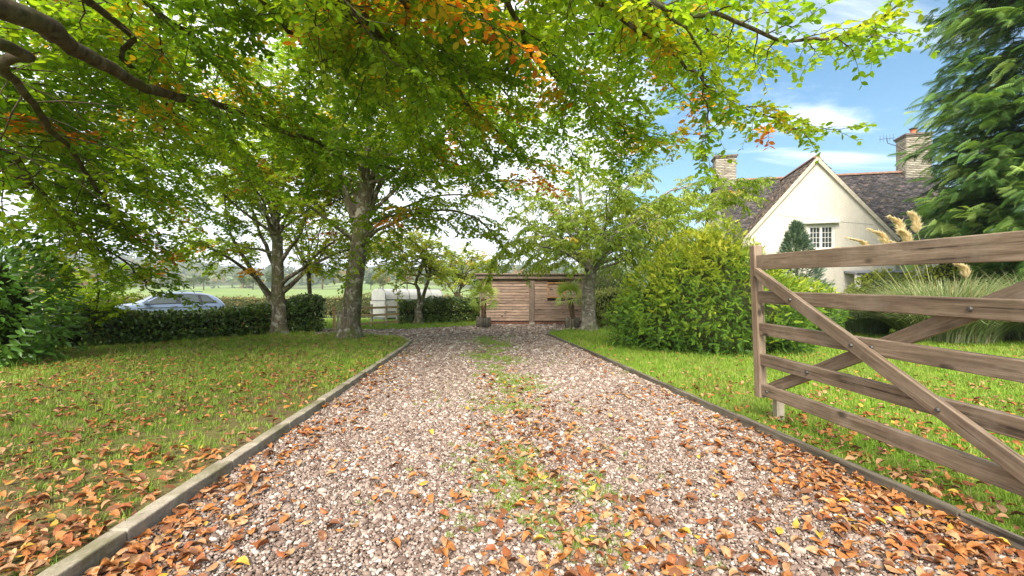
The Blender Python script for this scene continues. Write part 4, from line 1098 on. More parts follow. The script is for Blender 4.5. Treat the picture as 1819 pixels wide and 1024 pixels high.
M['tile'] = t.done(t.pbr(t.mix(t.rng(t.noise(co, 3.0, 5, 0.7), 0.5, 0.72, 0, 0.5), t.attr(), (0.10, 0.085, 0.035)), 0.8, 0.25))
M['ridge'] = plain('ridge_tile', (0.21, 0.125, 0.09), 0.85, 0.2, nscale=9, var=0.4)
M['verge'] = plain('verge_stone', (0.46, 0.41, 0.33), 0.85, 0.2, nscale=9, var=0.25)
M['white'] = plain('white_paint', (0.72, 0.70, 0.66), 0.5, 0.4, nscale=5, var=0.06, bump=0.03)
M['lead'] = plain('lead_sheet', (0.20, 0.21, 0.23), 0.5, 0.4, nscale=6, var=0.3)
t = NT('window_glass')
M['glass'] = t.done(t.pbr((0.045, 0.055, 0.055), 0.06, 0.6))
t = NT('chimney_brick'); co = t.coord('Object')
M['brick'] = t.done(t.pbr(t.mix(t.rng(t.noise(co, 6, 5, 0.6), 0.4, 0.7, 0, 0.5), t.attr(), (0.24, 0.21, 0.17)), 0.9, 0.15))
M['mortar'] = plain('mortar', (0.36, 0.33, 0.28), 0.95, 0.1, nscale=30, var=0.2, bump=0.4)
M['terracotta'] = plain('terracotta', (0.46, 0.14, 0.07), 0.8, 0.2, nscale=14, var=0.3)
M['door'] = plain('dark_door', (0.035, 0.035, 0.035), 0.4, 0.4)
M['curtain'] = plain('curtain', (0.45, 0.44, 0.42), 0.9, 0.1)

ALPHA = R(12)
house = thing('cottage', 'cream rendered cottage with steep front gable, purple tiled roofs and two chimneys', 'house', (12.05, 18.0, 0.0), -ALPHA)
HL, HRt, HD = -2.95, 6.0, 3.75          # main range: ends, ridge depth
EZ, RZ = 3.45, 6.78                      # eaves and ridge of the main range
GW, GE, GA = 2.70, 3.42, 6.60            # gable half width, eaves, apex
m = MB()
w0, w1, wz0, wz1 = -0.30, 0.66, 3.02, 3.99     # window opening in the gable
def gz_(x): return GA-(GA-GE)*abs(x)/GW
m.poly([(-GW, 0, 0), (w0, 0, 0), (w0, 0, gz_(w0)), (-GW, 0, GE)])
m.poly([(w1, 0, 0), (GW, 0, 0), (GW, 0, GE), (w1, 0, gz_(w1))])
m.poly([(w0, 0, 0), (w1, 0, 0), (w1, 0, wz0), (w0, 0, wz0)])
m.poly([(w0, 0, wz1), (w1, 0, wz1), (w1, 0, gz_(w1)), (0, 0, GA), (w0, 0, gz_(w0))])
for a, b in (((w0, wz0), (w0, wz1)), ((w0, wz1), (w1, wz1)), ((w1, wz1), (w1, wz0)), ((w1, wz0), (w0, wz0))):
    m.poly([(a[0], 0, a[1]), (b[0], 0, b[1]), (b[0], 0.16, b[1]), (a[0], 0.16, a[1])])
for sx in (-GW, GW): m.poly([(sx, 0, 0), (sx, 0, GE), (sx, 0.9, GE), (sx, 0.9, 0)])
m.build('gable_wall', M['wall'], house)
m = MB()
fy = 0.45
m.poly([(HL, fy, 0), (-GW+.02, fy, 0), (-GW+.02, fy, EZ), (HL, fy, EZ)])
m.poly([(GW-.02, fy, 0), (HRt, fy, 0), (HRt, fy, EZ), (GW-.02, fy, EZ)])
for sx in (HL, HRt): m.poly([(sx, fy, 0), (sx, 2*HD-fy, 0), (sx, 2*HD-fy, EZ), (sx, HD, RZ-0.12), (sx, fy, EZ)])
m.poly([(HL, 2*HD-fy, 0), (HRt, 2*HD-fy, 0), (HRt, 2*HD-fy, EZ), (HL, 2*HD-fy, EZ)])
m.build('main_wall', M['wall'], house)

TILE = [(-.5, -.1, 0), (.5, -.1, 0), (.5, 1, -.06), (-.5, 1, -.06), (-.5, -.1, .10), (.5, -.1, .10), (.5, 1, .02), (-.5, 1, .02)]
def tiles(parent, o, ux, us, nn, width, length, seed, cut=None):
    """courses of plain tiles on a slope from the eaves point o; ux along, us up the slope"""
    rs = np.random.RandomState(seed); tw, g = 0.165, 0.105
    nc, nt = int(length/g), int(width/tw)
    I, J = np.meshgrid(np.arange(nt), np.arange(nc)); I = I.ravel(); J = J.ravel()
    a = (I+0.5+0.5*(J % 2))*tw + rs.normal(0, .004, len(I)); b = J*g + rs.normal(0, .006, len(I))
    k = (a < width-0.02) & (b < length-0.05)
    a, b = a[k], b[k]; n = len(a)
    p = np.asarray(o)+a[:, None]*ux+b[:, None]*us+nn*(0.02+rs.normal(0, .004, n))[:, None]
    tilt = rs.normal(0, 0.018, (n, 1)); X = nrm(ux[None]+nn[None]*tilt*1.2); Y = nrm(us[None]+nn[None]*tilt); Z = nrm(np.cross(X, Y))
    col = ramp([(0, (0.03, 0.027, 0.028)), (0.3, (0.05, 0.045, 0.047)), (0.65, (0.07, 0.063, 0.066)), (0.9, (0.098, 0.082, 0.08)), (1, (0.145, 0.11, 0.095))], rs.rand(n))
    tv = np.array(TILE)*np.array([0.158, 0.165, 0.20])
    v, f, c = bake(tv, np.array(BOXF), p, X, Y, Z, 1.0, col)
    return link('tile_courses', mesh_np('tile_courses', v, f, c, mats=[M['tile']]), parent, kind='stuff')
def roof_slab(name, pts, th=0.07):
    m = MB(); p = np.asarray(pts, float); nn = nrm(np.cross(p[1]-p[0], p[2]-p[0])); q = p-nn*th
    n = len(p); m.add(np.vstack([p, q]), [tuple(range(n)), tuple(range(2*n-1, n-1, -1))]+[(i, i+n, (i+1) % n+n, (i+1) % n) for i in range(n)])
    return m.build(name, M['tile_base'], house)
M['tile_base'] = plain('roof_felt', (0.06, 0.05, 0.05), 0.9, 0.1)
ov = 0.12
e_y, e_z = fy-0.28, EZ-0.28*(RZ-EZ)/(HD-fy)
sl = nrm(np.array([0, HD-fy, RZ-EZ])); L_ = math.hypot(HD-e_y, RZ-e_z)
rf = roof_slab('main_roof', [(HL-ov, e_y, e_z), (HRt+ov, e_y, e_z), (HRt+ov, HD, RZ), (HL-ov, HD, RZ)])
tiles(rf, (HL-ov, e_y, e_z), np.array([1.0, 0, 0]), sl, nrm(np.array([0, -(RZ-EZ), HD-fy])), HRt-HL+2*ov, L_, 201)
rb = roof_slab('main_roof', [(HRt+ov, 2*HD-e_y, e_z), (HL-ov, 2*HD-e_y, e_z), (HL-ov, HD, RZ), (HRt+ov, HD, RZ)])
def half_round(x0, x1, r):
    th = np.linspace(-0.1, math.pi+0.1, 9); return [(r*math.cos(a), r*math.sin(a)*0.8) for a in th]
rt_me = MB(); rt_me.prism(half_round(0, 0, 0.13), 0, 0.004, 0.296); rt_me = rt_me.mesh('ridge_tile', M['ridge'])
for k in range(int((HRt-HL+2*ov)/0.3)):
    o = link('ridge_tile', rt_me, rf, (HL-ov+k*0.3, HD, RZ+0.0)); o.rotation_euler = (random.Random(k).uniform(-.03, .03), random.Random(k+9).uniform(-.02, .02), 0)
# gable roof: ridge runs back into the main roof
fv = -0.05; back = 3.6
gsl = {}
for sx, seed in ((-1, 202), (1, 203)):
    ex = GW+0.16; ez = gz_(ex); us = nrm(np.array([-sx*GW, 0, GA-GE])); nn = nrm(np.array([sx*(GA-GE), 0, GW])); lift = nn*0.05
    A = np.array([sx*ex, fv, ez])+lift; B = np.array([0, fv, GA])+lift; C = np.array([0, back, GA])+lift; D = np.array([sx*ex, back*0.25+0.2, ez])+lift; E = np.array([sx*ex, 0.55, ez])+lift
    pts = [A, E, C, B] if sx > 0 else [E, A, B, C]
    r_ = roof_slab('gable_roof', pts, 0.07); gsl[sx] = r_
    Ls = np.linalg.norm(B-A)
    # tile each course only as far as the valley
    rs = np.random.RandomState(seed); tw, g = 0.165, 0.105; pp = []
    for j in range(int(Ls/g)):
        tt = j*g/Ls; yl = 0.55+(back-0.55)*tt
        aa = fv+0.02+(np.arange(int((yl-fv)/tw)+1)+0.5*(j % 2))*tw
        pp.append(np.stack([np.full(len(aa), j*g), aa], -1))
    pp = np.vstack(pp); n = len(pp); p = A+us*pp[:, :1]+np.array([0, 1.0, 0])*(pp[:, 1:]-fv)+nn*(0.02+rs.normal(0, .004, (n, 1)))
    tilt = rs.normal(0, 0.02, (n, 1)); X = nrm(np.array([[0, -1.0*sx*-1, 0]])+nn*tilt); Y = nrm(us[None]+nn*tilt); Z = nrm(nn[None]+0*p); X = nrm(np.cross(Y, Z))
    col = ramp([(0, (0.06, 0.05, 0.04)), (0.5, (0.15, 0.115, 0.10)), (1, (0.25, 0.18, 0.12))], rs.rand(n))
    v, f, c = bake(np.array(TILE)*np.array([0.158, 0.165, 0.20]), np.array(BOXF), p, X, Y, Z, 1.0, col)
    link('tile_courses', mesh_np('tile_courses', v, f, c, mats=[M['tile']]), r_, kind='stuff')
for k in range(int((back-fv)/0.3)):
    o = link('ridge_tile', rt_me, gsl[1], (0, fv+k*0.3, GA+0.06)); o.rotation_euler = (0, 0, math.pi/2)
for sx in (-1, 1):     # pale verge along the gable
    m = MB(); ex = GW+0.10; a = np.array([sx*ex, gz_(ex)]); b = np.array([0, GA]); nn = nrm(np.array([sx*(GA-GE), GW]))
    q = [a+nn*0.055, b+np.array([0, 0.085]), b-np.array([0, 0.12]), a-nn*0.07]
    m.prism([tuple(x) for x in q], 1, -0.115, -0.053); m.build('verge', M['verge'], house, bevel=0.006)

def casement(name, x0, x1, z0, z1, y, cols, rows, lights=2, parent=house):
    """window > frame, casement bars, pane"""
    fw = 0.055; m = MB(); d0, d1 = y-0.03, y+0.05
    m.box(x0, x1, d0, d1, z1-fw, z1); m.box(x0, x1, d0, d1, z0, z0+fw); m.box(x0, x0+fw, d0, d1, z0+fw, z1-fw); m.box(x1-fw, x1, d0, d1, z0+fw, z1-fw)
    for k in range(1, lights): xm = x0+(x1-x0)*k/lights; m.box(xm-fw*.6, xm+fw*.6, d0-.004, d1, z0+fw, z1-fw)
    wdw = m.build(name, M['white'], parent, bevel=0.004)
    for k in range(lights):
        a = x0+fw+(x1-x0-2*fw)*k/lights+0.01; b = x0+fw+(x1-x0-2*fw)*(k+1)/lights-0.01
        g = MB(); g.poly([(a, y+0.03, z0+fw), (b, y+0.03, z0+fw), (b, y+0.03, z1-fw), (a, y+0.03, z1-fw)]); g.build('pane', M['glass'], wdw)
        q = MB(); e = 0.035
        q.box(a, a+e, y-.012, y+.025, z0+fw, z1-fw); q.box(b-e, b, y-.012, y+.025, z0+fw, z1-fw); q.box(a+e, b-e, y-.012, y+.025, z0+fw, z0+fw+e); q.box(a+e, b-e, y-.012, y+.025, z1-fw-e, z1-fw)
        q.build('sash', M['white'], wdw)
        q = MB(); bw = 0.008
        for i in range(1, cols): xx = a+e+(b-a-2*e)*i/cols; q.box(xx-bw, xx+bw, y+.008, y+.024, z0+fw+e, z1-fw-e)
        for i in range(1, rows): zz_ = z0+fw+e+(z1-z0-2*fw-2*e)*i/rows; q.box(a+e, b-e, y+.009, y+.023, zz_-bw, zz_+bw)
        q.build('glazing_bars', M['white'], wdw)
    return wdw
w = casement('window', w0, w1, wz0, wz1, 0.07, 3, 4)
m = MB(); m.box(w0-.08, w1+.08, -0.07, 0.10, wz0-0.07, wz0-0.002); m.build('sill', M['white'], w, bevel=.006)
m = MB(); m.prism([(-0.16, wz1+0.05), (0.0, wz1+0.10), (0.0, wz1+0.18), (-0.18, wz1+0.12)], 0, w0-0.32, w1+0.12); m.build('hood', M['white'], w, bevel=.006)
m = MB(); m.box(w0+.05, w0+.22, .14, .16, wz0, wz1); m.box(w1-.22, w1-.05, .14, .16, wz0, wz1); m.build('curtain', M['curtain'], w)
w = casement('window', 3.05, 3.75, 2.45, 3.30, fy-0.03, 3, 4)
m = MB(); m.box(2.98, 3.82, fy-0.11, fy-.001, 2.38, 2.448); m.build('sill', M['white'], w, bevel=.006)
w = casement('window', 4.5, 5.5, 0.95, 2.0, fy-0.03, 3, 4)
# porch
pr = MB(); pr.prism([(-0.95, 1.98), (0.0, 2.10), (0.0, 2.18), (-1.0, 2.05)], 0, 0.95, 2.75); pr = pr.build('porch_roof', M['lead'], house, bevel=.006)
for x in (1.05, 2.6):
    m = MB(); m.box(x-.075, x+.075, -0.90, -0.75, 0, 1.99); m.build('porch_post', M['white'], house, bevel=.008)
m = MB(); m.box(1.45, 2.35, -0.03, -0.002, 0.12, 1.95); d = m.build('door', M['door'], house, bevel=.005)
for x in (1.55, 1.95): m = MB(); m.box(x, x+.3, -.036, -.03, 1.0, 1.8); m.build('pane', M['glass'], d)
m = MB(); m.box(2.2, 2.28, -.075, -.03, 1.0, 1.04); m.build('handle', M['metal_dark'], d)
m = MB(); m.box(1.36, 1.45, -.04, -.001, .1, 2.0); m.box(2.35, 2.44, -.04, -.001, .1, 2.0); m.build('door_frame', M['white'], house)
m = MB(); m.box(0.9, 2.8, -1.05, -.002, 0, 0.11); m.build('step', M['verge'], house, bevel=.01)
# gutter, downpipe, cable
m = MB(); m.tube([(GW+.2, e_y-.05, e_z), (HRt+ov, e_y-.05, e_z)], 0.055, 8); m.build('gutter', M['metal_dark'], house)
m = MB(); m.tube([(GW+.14, e_y-.05, e_z-.03), (GW+.14, fy-.05, e_z-.3), (GW+.14, fy-.05, 0.1)], 0.035, 8); m.build('downpipe', M['metal_dark'], house)
m = MB(); m.tube(spline([(-1.45, -.015, 4.45), (0, -.015, 4.22), (1.95, -.015, 3.95)], 12), 0.004, 5); m.build('cable', M['metal_dark'], house)

def chimney(x, y, w, d, z0, z1, pot, label=None):
    m = MB(); m.box(x-w/2+.012, x+w/2-.012, y-d/2+.012, y+d/2-.012, z0, z1); ch = m.build('chimney', M['mortar'], house)
    rs = np.random.RandomState(int(abs(x)*100)); bh, bl_ = 0.078, 0.235; B = []
    for j in range(int((z1-z0)/bh)):
        z = z0+(j+.5)*bh
        for ax in (0, 1):
            Lf = (w, d)[ax]; nb = int(math.ceil(Lf/bl_))+1
            for k in range(nb):
                a = -Lf/2+(k-0.5*(j % 2))*bl_; b = min(a+bl_, Lf/2); a = max(a, -Lf/2)
                if b-a < 0.04: continue
                for sg in (-1, 1):
                    cx, cy_ = ((a+b)/2, sg*(d/2-.03)) if ax == 0 else (sg*(w/2-.03), (a+b)/2)
                    B.append((x+cx, y+cy_, z, (b-a-.012)/2 if ax == 0 else .031, .031 if ax == 0 else (b-a-.012)/2, bh/2-.006))
    B = np.array(B); n = len(B); cv = np.array([(-1,-1,-1),(1,-1,-1),(1,1,-1),(-1,1,-1),(-1,-1,1),(1,-1,1),(1,1,1),(-1,1,1)], float)
    v = (B[:, None, :3]+cv[None]*B[:, None, 3:]+rs.normal(0, .002, (n, 1, 3))).reshape(-1, 3); f = (np.arange(n)*8)[:, None, None]+np.array(BOXF)[None]
    col = np.repeat(ramp([(0, (0.20, 0.17, 0.13)), (0.5, (0.32, 0.285, 0.225)), (1, (0.42, 0.38, 0.31))], rs.rand(n)), 8, 0)
    link('brickwork', mesh_np('brickwork', v, f.reshape(-1, 4), col, mats=[M['brick']]), ch, kind='stuff')
    m = MB(); m.box(x-w/2-.03, x+w/2+.03, y-d/2-.03, y+d/2+.03, z1, z1+.07); m.box(x-w/2-.07, x+w/2+.07, y-d/2-.07, y+d/2+.07, z1+.071, z1+.15); m.build('cap', M['capbrick'], ch, bevel=.008)
    if pot:
        m = MB(); m.tube([(x, y, z1+.13), (x, y, z1+.2), (x, y, z1+.36), (x, y, z1+.40)], [.15, .13, .115, .14], 14); m.build('pot', M['terracotta'], ch)
        m = MB(); m.tube([(x, y, z1+.46), (x, y, z1+.48)], .17, 14)
        for k in range(4): a = k*1.57+.4; m.box(x+.11*math.cos(a)-.01, x+.11*math.cos(a)+.01, y+.11*math.sin(a)-.01, y+.11*math.sin(a)+.01, z1+.38, z1+.47)
        m.build('cowl', M['metal_dark'], ch)
    else:
        for k in (-.3, 0, .3): m = MB(); m.box(x+k-.07, x+k+.07, y-.12, y+.12, z1+.15, z1+.21); m.build('brick', M['capbrick'], ch)
    return ch
M['capbrick'] = plain('cap_brick', (0.15, 0.12, 0.10), 0.9, 0.15, nscale=9, var=0.4)
chimney(HL+0.42, HD, 0.92, 0.72, 4.5, 7.82, False)
ch = chimney(5.42, HD, 0.98, 0.75, 5.2, 8.28, True)
m = MB(); o_ = np.array([5.42-.50, HD-.2, 7.75])
m.tube([o_, o_+[-.30, 0, .22], o_+[-.62, 0, .36], o_+[-.66, 0, .62]], .014, 6); m.tube([o_+[-.95, 0, .55], o_+[-.35, 0, .58]], .010, 5)
for k in range(5): m.tube([o_+[-.93+k*.13, -.02, .56+.01*k-.16], o_+[-.93+k*.13, -.02, .56+.01*k+.16]], .006, 4)
m.build('aerial', M['metal_dark'], house)
# hanging basket by the porch
hb = np.array(house.matrix_basis @ Vector((0, 0, 0))); ca, sa = math.cos(-ALPHA), math.sin(-ALPHA)
def hp(x, y, z): return np.array([12.05+x*ca-y*sa, 18.0+x*sa+y*ca, z])
fb = hp(1.25, -1.3, 0.12)
ft = thing('flower_pot', 'tall pot of orange and green bedding flowers beside the porch post', 'flower pot', fb)
m = MB(); m.tube([(0, 0, 0), (0, 0, .05), (0, 0, .85), (0, 0, .95)], [.14, .15, .20, .22], 14); m.build('pot', M['terracotta'], ft)
shrub(ft, fb+[0, 0, 1.08], (.30, .28, .22), 420, 0.07, [(0, (0.06, 0.12, 0.02)), (0.6, (0.2, 0.28, 0.05)), (0.8, (0.6, 0.16, 0.03)), (1, (0.7, 0.35, 0.05))], 0.5, 0.35, M['leaf_soft'], 211, part='flowers')

# ------------------------------------------------------------------ the timber shed
M['board'] = wood_mat('shed_board', (0.19, 0.12, 0.085), (0.40, 0.275, 0.205), (0.53, 0.385, 0.295), 0, 1.0, True, 0.8, 0.28)
M['post_wood'] = wood_mat('shed_post', (0.15, 0.11, 0.085), (0.28, 0.21, 0.165), (0.37, 0.29, 0.235), 2, 1.2, False, 0.8, 0.1)
M['new_wood'] = wood_mat('orange_softwood', (0.36, 0.17, 0.055), (0.52, 0.27, 0.095), (0.62, 0.36, 0.15), 0, 1.0, True, 0.7, 0.12)
M['plinth'] = plain('red_brick', (0.21, 0.10, 0.07), 0.9, 0.15, nscale=12, var=0.35)
SY = 18.7
shed = thing('timber_shed', 'low flat roofed timber shed clad in horizontal boards at the end of the drive', 'shed', (-1.32, SY, 0))
SW, SD_ = 4.30, 3.2
px = lambda p: (p-CX)/F*SY + 1.32
m = MB(); m.box(0.03, SW-.03, 0.06, SD_, 0.02, 1.93); m.build('wall_core', M['tile_base'], shed)
bh = 0.118; nb = 15; zb = 0.17
xa0, xa1, xb0, xb1 = 0.10, px(940), px(949.5), px(1033)
wx0, wx1, wzz0, wzz1 = px(973.5), px(1003), zb+bh*8.0, zb+bh*13.4
bm_cache = {}
def board(x0, x1, z, k):
    rs_ = random.Random(k*7+int(x0*10)); m = MB(); tl = rs_.uniform(-.003, .003)
    m.add([(x0, -.026+tl, z+.010), (x1, -.026-tl, z+.010), (x1, .03, z+.012), (x0, .03, z+.012), (x0, -.004+tl, z+bh+.004), (x1, -.004-tl, z+bh+.004), (x1, .03, z+bh+.004), (x0, .03, z+bh+.004)], BOXF)
    m.build('board', M['board'], shed)
for k in range(nb):
    z = zb+k*bh
    board(xa0, xa1, z, k)
    if z+bh > wzz0-0.02 and z < wzz1+0.02: board(xb0, wx0-.03, z, k+50); board(wx1+.03, xb1, z, k+80)
    else: board(xb0, xb1, z, k+50)
for a, b in ((0.0, 0.10), (px(940)+.004, px(949.5)-.004), (px(1033)+.004, SW)):
    m = MB(); m.box(a, b, -0.065, 0.05, 0.10, 1.94); m.build('post', M['post_wood'], shed, bevel=.006)
m = MB(); m.box(px(940), px(950), -.085, .05, 0, .10); m.build('post_foot', M['verge'], shed, bevel=.006)
for k in range(8):
    m = MB(); m.box(0.06+k*.53, 0.06+k*.53+.515, -.035, .04, 0.001, .135); m.build('plinth_brick', M['plinth'], shed, bevel=.004)
m = MB(); m.box(-0.12, SW+.10, -0.15, -.11, 1.90, 2.06); m.build('fascia', M['post_wood'], shed, bevel=.004)
m = MB(); m.box(-0.12, -.08, -.108, SD_+.1, 1.90, 2.06); m.build('fascia', M['post_wood'], shed, bevel=.004)
m = MB(); m.box(-0.2, SW+.18, -0.23, SD_+.15, 2.063, 2.12); m.build('roof', M['post_wood'], shed, bevel=.008)
m = MB(); fw = .045
for q in ((wx0-.03, wx0-.03+fw, wzz0, wzz1), (wx1+.03-fw, wx1+.03, wzz0, wzz1), (wx0-.03+fw, wx1+.03-fw, wzz1-fw, wzz1), (wx0-.03+fw, wx1+.03-fw, wzz0, wzz0+fw)): m.box(q[0], q[1], -.055, .05, q[2], q[3])
wd = m.build('window', M['new_wood'], shed)
m = MB(); m.box(wx0, wx1, 0.0, .01, wzz0+fw, wzz1-fw); m.build('shutter', M['ply'] if 'ply' in M else M['board'], wd)
m = MB(); m.box(wx0+.06, wx0+.2, -.012, 0, wzz0+.32, wzz0+.36); m.build('latch', M['metal_dark'], wd)

# ------------------------------------------------------------------ potted fan palms
M['fibre'] = bark_mat('palm_fibre', (0.06, 0.035, 0.02), (0.26, 0.17, 0.10), 0.0, 0.0, (9, 9, 14))
M['log'] = wood_mat('log_roll', (0.10, 0.085, 0.06), (0.25, 0.21, 0.16), (0.36, 0.32, 0.26), 2, 1.2, False, 0.9, 0.3, 0.5)
PALM = leaf_mat('palm_leaf', 0.3, 0.4, 0.35)
def fan_mesh(k):
    rs = np.random.RandomState(300+k); V = []; FF = []; ns = 17
    for i in range(ns):
        a = (-1.0+2.0*i/(ns-1))*1.75; L = 0.36*(1-0.22*abs(a)/1.75)*rs.uniform(0.9, 1.05); w = 0.017
        d = np.array([math.sin(a), math.cos(a)]); q = np.array([d[1], -d[0]]); o = np.array([0, 0.34]); n = len(V); dr = rs.uniform(0.03, 0.12)
        for t_, ww, z in ((0, .2, 0.0), (0.5, 1.0, 0.02), (1.0, 0.12, -dr)):
            for sg in (-1, 1): xy = o+d*L*t_+q*w*ww*sg; V.append((xy[0], xy[1], z+(0.006 if i % 2 else -.006)))
        FF += [(n, n+1, n+3, n+2), (n+2, n+3, n+5, n+4)]
    n = len(V); V += [(-.008, 0, 0), (.008, 0, 0), (.006, .35, .0), (-.006, .35, .0)]; FF.append((n, n+1, n+2, n+3))
    col = ramp([(0, (0.20, 0.33, 0.04)), (0.6, (0.40, 0.50, 0.08)), (1, (0.58, 0.55, 0.16))], np.full(len(V), 0.2+0.15*k))
    return mesh_np('frond', np.array(V), np.array(FF), col, mats=[PALM])
fans = [fan_mesh(k) for k in range(5)]
stave_me = []
for k in range(4):
    m = MB(); h = 0.36+0.025*k; m.tube([(0, 0, 0), (0, 0, h-.012), (0, 0, h)], [.040, .040, .034], 8); stave_me.append(m.mesh('stave', M['log'], True))
def palm(base, th, label, plabel, lean, seed):
    rs = random.Random(seed); pl = thing('planter', plabel, 'planter', base, 0, None); nst = 19; pr_ = 0.235
    for k in range(nst):
        a = k*2*math.pi/nst; o = link('stave', stave_me[rs.randrange(4)], pl, (pr_*math.cos(a), pr_*math.sin(a), 0)); o.rotation_euler = (0, 0, rs.random()*6)
    m = MB(); m.tube([(0, 0, .02), (0, 0, .30)], .2, 16); m.build('soil', M['soil'], pl)
    pb = np.array(base)+[0, 0, .30]
    tr = thing('fan_palm', label, 'palm', pb)
    top = np.array([lean, 0, th]); path = spline([(0, 0, 0), top*[.3, 1, .5], top], 22)
    v, f = tube(path, 0.075+0.012*np.random.RandomState(seed).rand(22)+0.02*np.linspace(0, 1, 22), 14)
    v = v+np.random.RandomState(seed).normal(0, .008, v.shape)
    link('trunk', mesh_np('trunk', v, f, mats=[M['fibre']]), tr)
    for k in range(20):
        a = k*2.4+rs.random()*.4; e = 1.35-2.0*(k/19.0)**1.3+rs.uniform(-.15, .15)
        d = np.array([math.cos(a)*math.cos(e), math.sin(a)*math.cos(e), math.sin(e)]); X, Y, Z = frames(d[None], np.array([[rs.gauss(0, .75), rs.gauss(-.35, .6), 0.55]]))
        s = rs.uniform(0.85, 1.15); mt = np.eye(4); mt[:3, 0] = X[0]*s; mt[:3, 1] = Y[0]*s; mt[:3, 2] = Z[0]*s; mt[:3, 3] = top+d*.03
        o = link('frond', fans[min(4, max(0, int(rs.gauss(2.2, 1.1))))], tr); o.matrix_local = Matrix(mt.tolist())
palm(G(859, 583), 0.78, 'fan palm with straight fibrous trunk at the open grass end of the shed', 'log planter holding the straight trunked palm by the grass', 0.02, 5)
palm(G(1017, 584), 0.80, 'fan palm with leaning trunk below the shed window beside the cherry', 'log planter holding the leaning palm beside the cherry trunk', -0.10, 6)

# ------------------------------------------------------------------ rail fence and picket gate
M['rail'] = wood_mat('fence_rail', (0.40, 0.23, 0.10), (0.56, 0.36, 0.18), (0.66, 0.46, 0.26), 0, 1.0, True, 0.75, 0.12)
M['pale'] = wood_mat('pale_wood', (0.34, 0.28, 0.22), (0.52, 0.45, 0.36), (0.62, 0.55, 0.46), 2, 1.0, False, 0.8, 0.12)
fa, fbp = np.array([-5.72, 16.3]), np.array([-4.60, 18.5]); fl = fbp-fa; FL = np.linalg.norm(fl)
fence = thing('rail_fence', 'low three rail fence of new orange timber behind the stout grey trunk', 'fence', (fa[0], fa[1], ZF), math.atan2(fl[1], fl[0]))
for z in (0.10, 0.40, 0.68):
    m = MB(); m.box(0, FL, -.025, .005, z, z+.085); m.build('rail', M['rail'], fence, bevel=.004)
for x in (0.08, FL*.40, FL*.72, FL-.06):
    m = MB(); m.box(x-.035, x+.035, .008, .075, -.05, .86); m.build('post', M['pale'], fence, bevel=.004)
pg0 = G(594, 588, 0)
pg = thing('picket_gate', 'small pale picket gate with orange post between the hedge and grey trunk', 'gate', pg0, R(18))
m = MB(); m.box(-.05, .04, -.04, .05, 0, .83); m.build('post', M['rail'], pg, bevel=.006)
for k in range(7):
    m = MB(); x = .08+k*.105; m.prism([(x, .05), (x+.075, .05), (x+.075, .66), (x+.0375, .70), (x, .66)], 1, -.012, .008); m.build('pale', M['pale'], pg)
for z in (.18, .5): m = MB(); m.box(.05, .80, .010, .04, z, z+.07); m.build('rail', M['pale'], pg)

# ------------------------------------------------------------------ livestock trailer
M['alu'] = plain('trailer_aluminium', (0.42, 0.41, 0.38), 0.5, 0.4, 0.2, nscale=3, var=0.12, bump=0.05)
M['alu_dark'] = plain('trailer_frame', (0.17, 0.17, 0.165), 0.5, 0.4, 0.4, nscale=5, var=0.2)
M['tyre'] = plain('tyre', (0.02, 0.02, 0.02), 0.85, 0.2)
tc = P(683, 575, 21.6); tc[2] = -0.22
tr = thing('livestock_trailer', 'pale aluminium livestock trailer with rounded roof and ribbed sides behind the rail fence', 'trailer', tc, R(42))
TW, TL, TZ0, TZ1 = 1.45, 3.3, 0.38, 1.76      # local x runs along the side (back), -y is the near end
# local axes: +x along the side, +y across the end
prof = [(0, TZ0), (0, TZ1-.35)] + [(.35-.35*math.cos(a), TZ1-.35+.35*math.sin(a)) for a in np.linspace(.2, math.pi/2, 6)] + [(TW-.35+.35*math.sin(a), TZ1-.35+.35*math.cos(a)) for a in np.linspace(0, math.pi/2-.2, 6)] + [(TW, TZ1-.35), (TW, TZ0)]
m = MB(); m.prism(prof, 0, 0.02, TL); m.build('body', M['alu'], tr, bevel=.01)
for k in range(9):
    m = MB(); m.box(-.004, .018, .06+k*.165, .06+k*.165+.15, TZ0+.03, TZ0+.78); m.build('ramp_panel', M['alu'], tr, bevel=.006)
m = MB(); m.box(-.002, .018, .03, TW-.03, TZ0+.80, TZ0+.84); m.build('ramp_rail', M['alu_dark'], tr)
for k in range(6):
    m = MB(); x = .04+k*(TL-.1)/5; pts = [(x, -.016, TZ0), (x, -.016, TZ1-.35)]+[(x, .35-.366*math.cos(a), TZ1-.35+.366*math.sin(a)) for a in np.linspace(.2, math.pi/2, 6)]+[(x, TW*.5, TZ1+.016)]
    m.tube(pts, .022, 6); m.build('rib', M['alu_dark'], tr)
for z in (TZ0+.28, TZ0+.86): m = MB(); m.box(.05, TL, -.028, -.002, z, z+.03); m.build('side_rail', M['alu_dark'], tr)
for k in range(4):
    m = MB(); x = .2+k*.64; m.box(x, x+.46, -.012, -.001, TZ0+.55, TZ0+.82); m.build('side_panel', M['alu'], tr, bevel=.004)
m = MB(); m.box(0, TL, .05, TW-.05, TZ0-.10, TZ0-.002); m.build('chassis', M['alu_dark'], tr)
for x in (1.35, 2.0):
    for y in (.0, TW-.14):
        m = MB(); n_ = 20; m.tube([(x, y, .30), (x, y+.03, .30), (x, y+.11, .30), (x, y+.14, .30)], [.25, .30, .30, .25], n_); wheel = m.build('wheel', M['tyre'], tr)
        m = MB(); m.tube([(x, y-.012, .30), (x, y+.02, .30)], .16, 14); m.build('rim', M['alu_dark'], wheel)
m = MB(); m.prism([(1.0, .62), (1.05, .68), (2.3, .68), (2.35, .62)], 1, -.10, -.002); m.build('mudguard', M['alu_dark'], tr)
for y in (.2, 1.3): m = MB(); m.box(.05, .12, y, y+.07, 0, TZ0-.10); m.build('prop_stand', M['alu_dark'], tr)

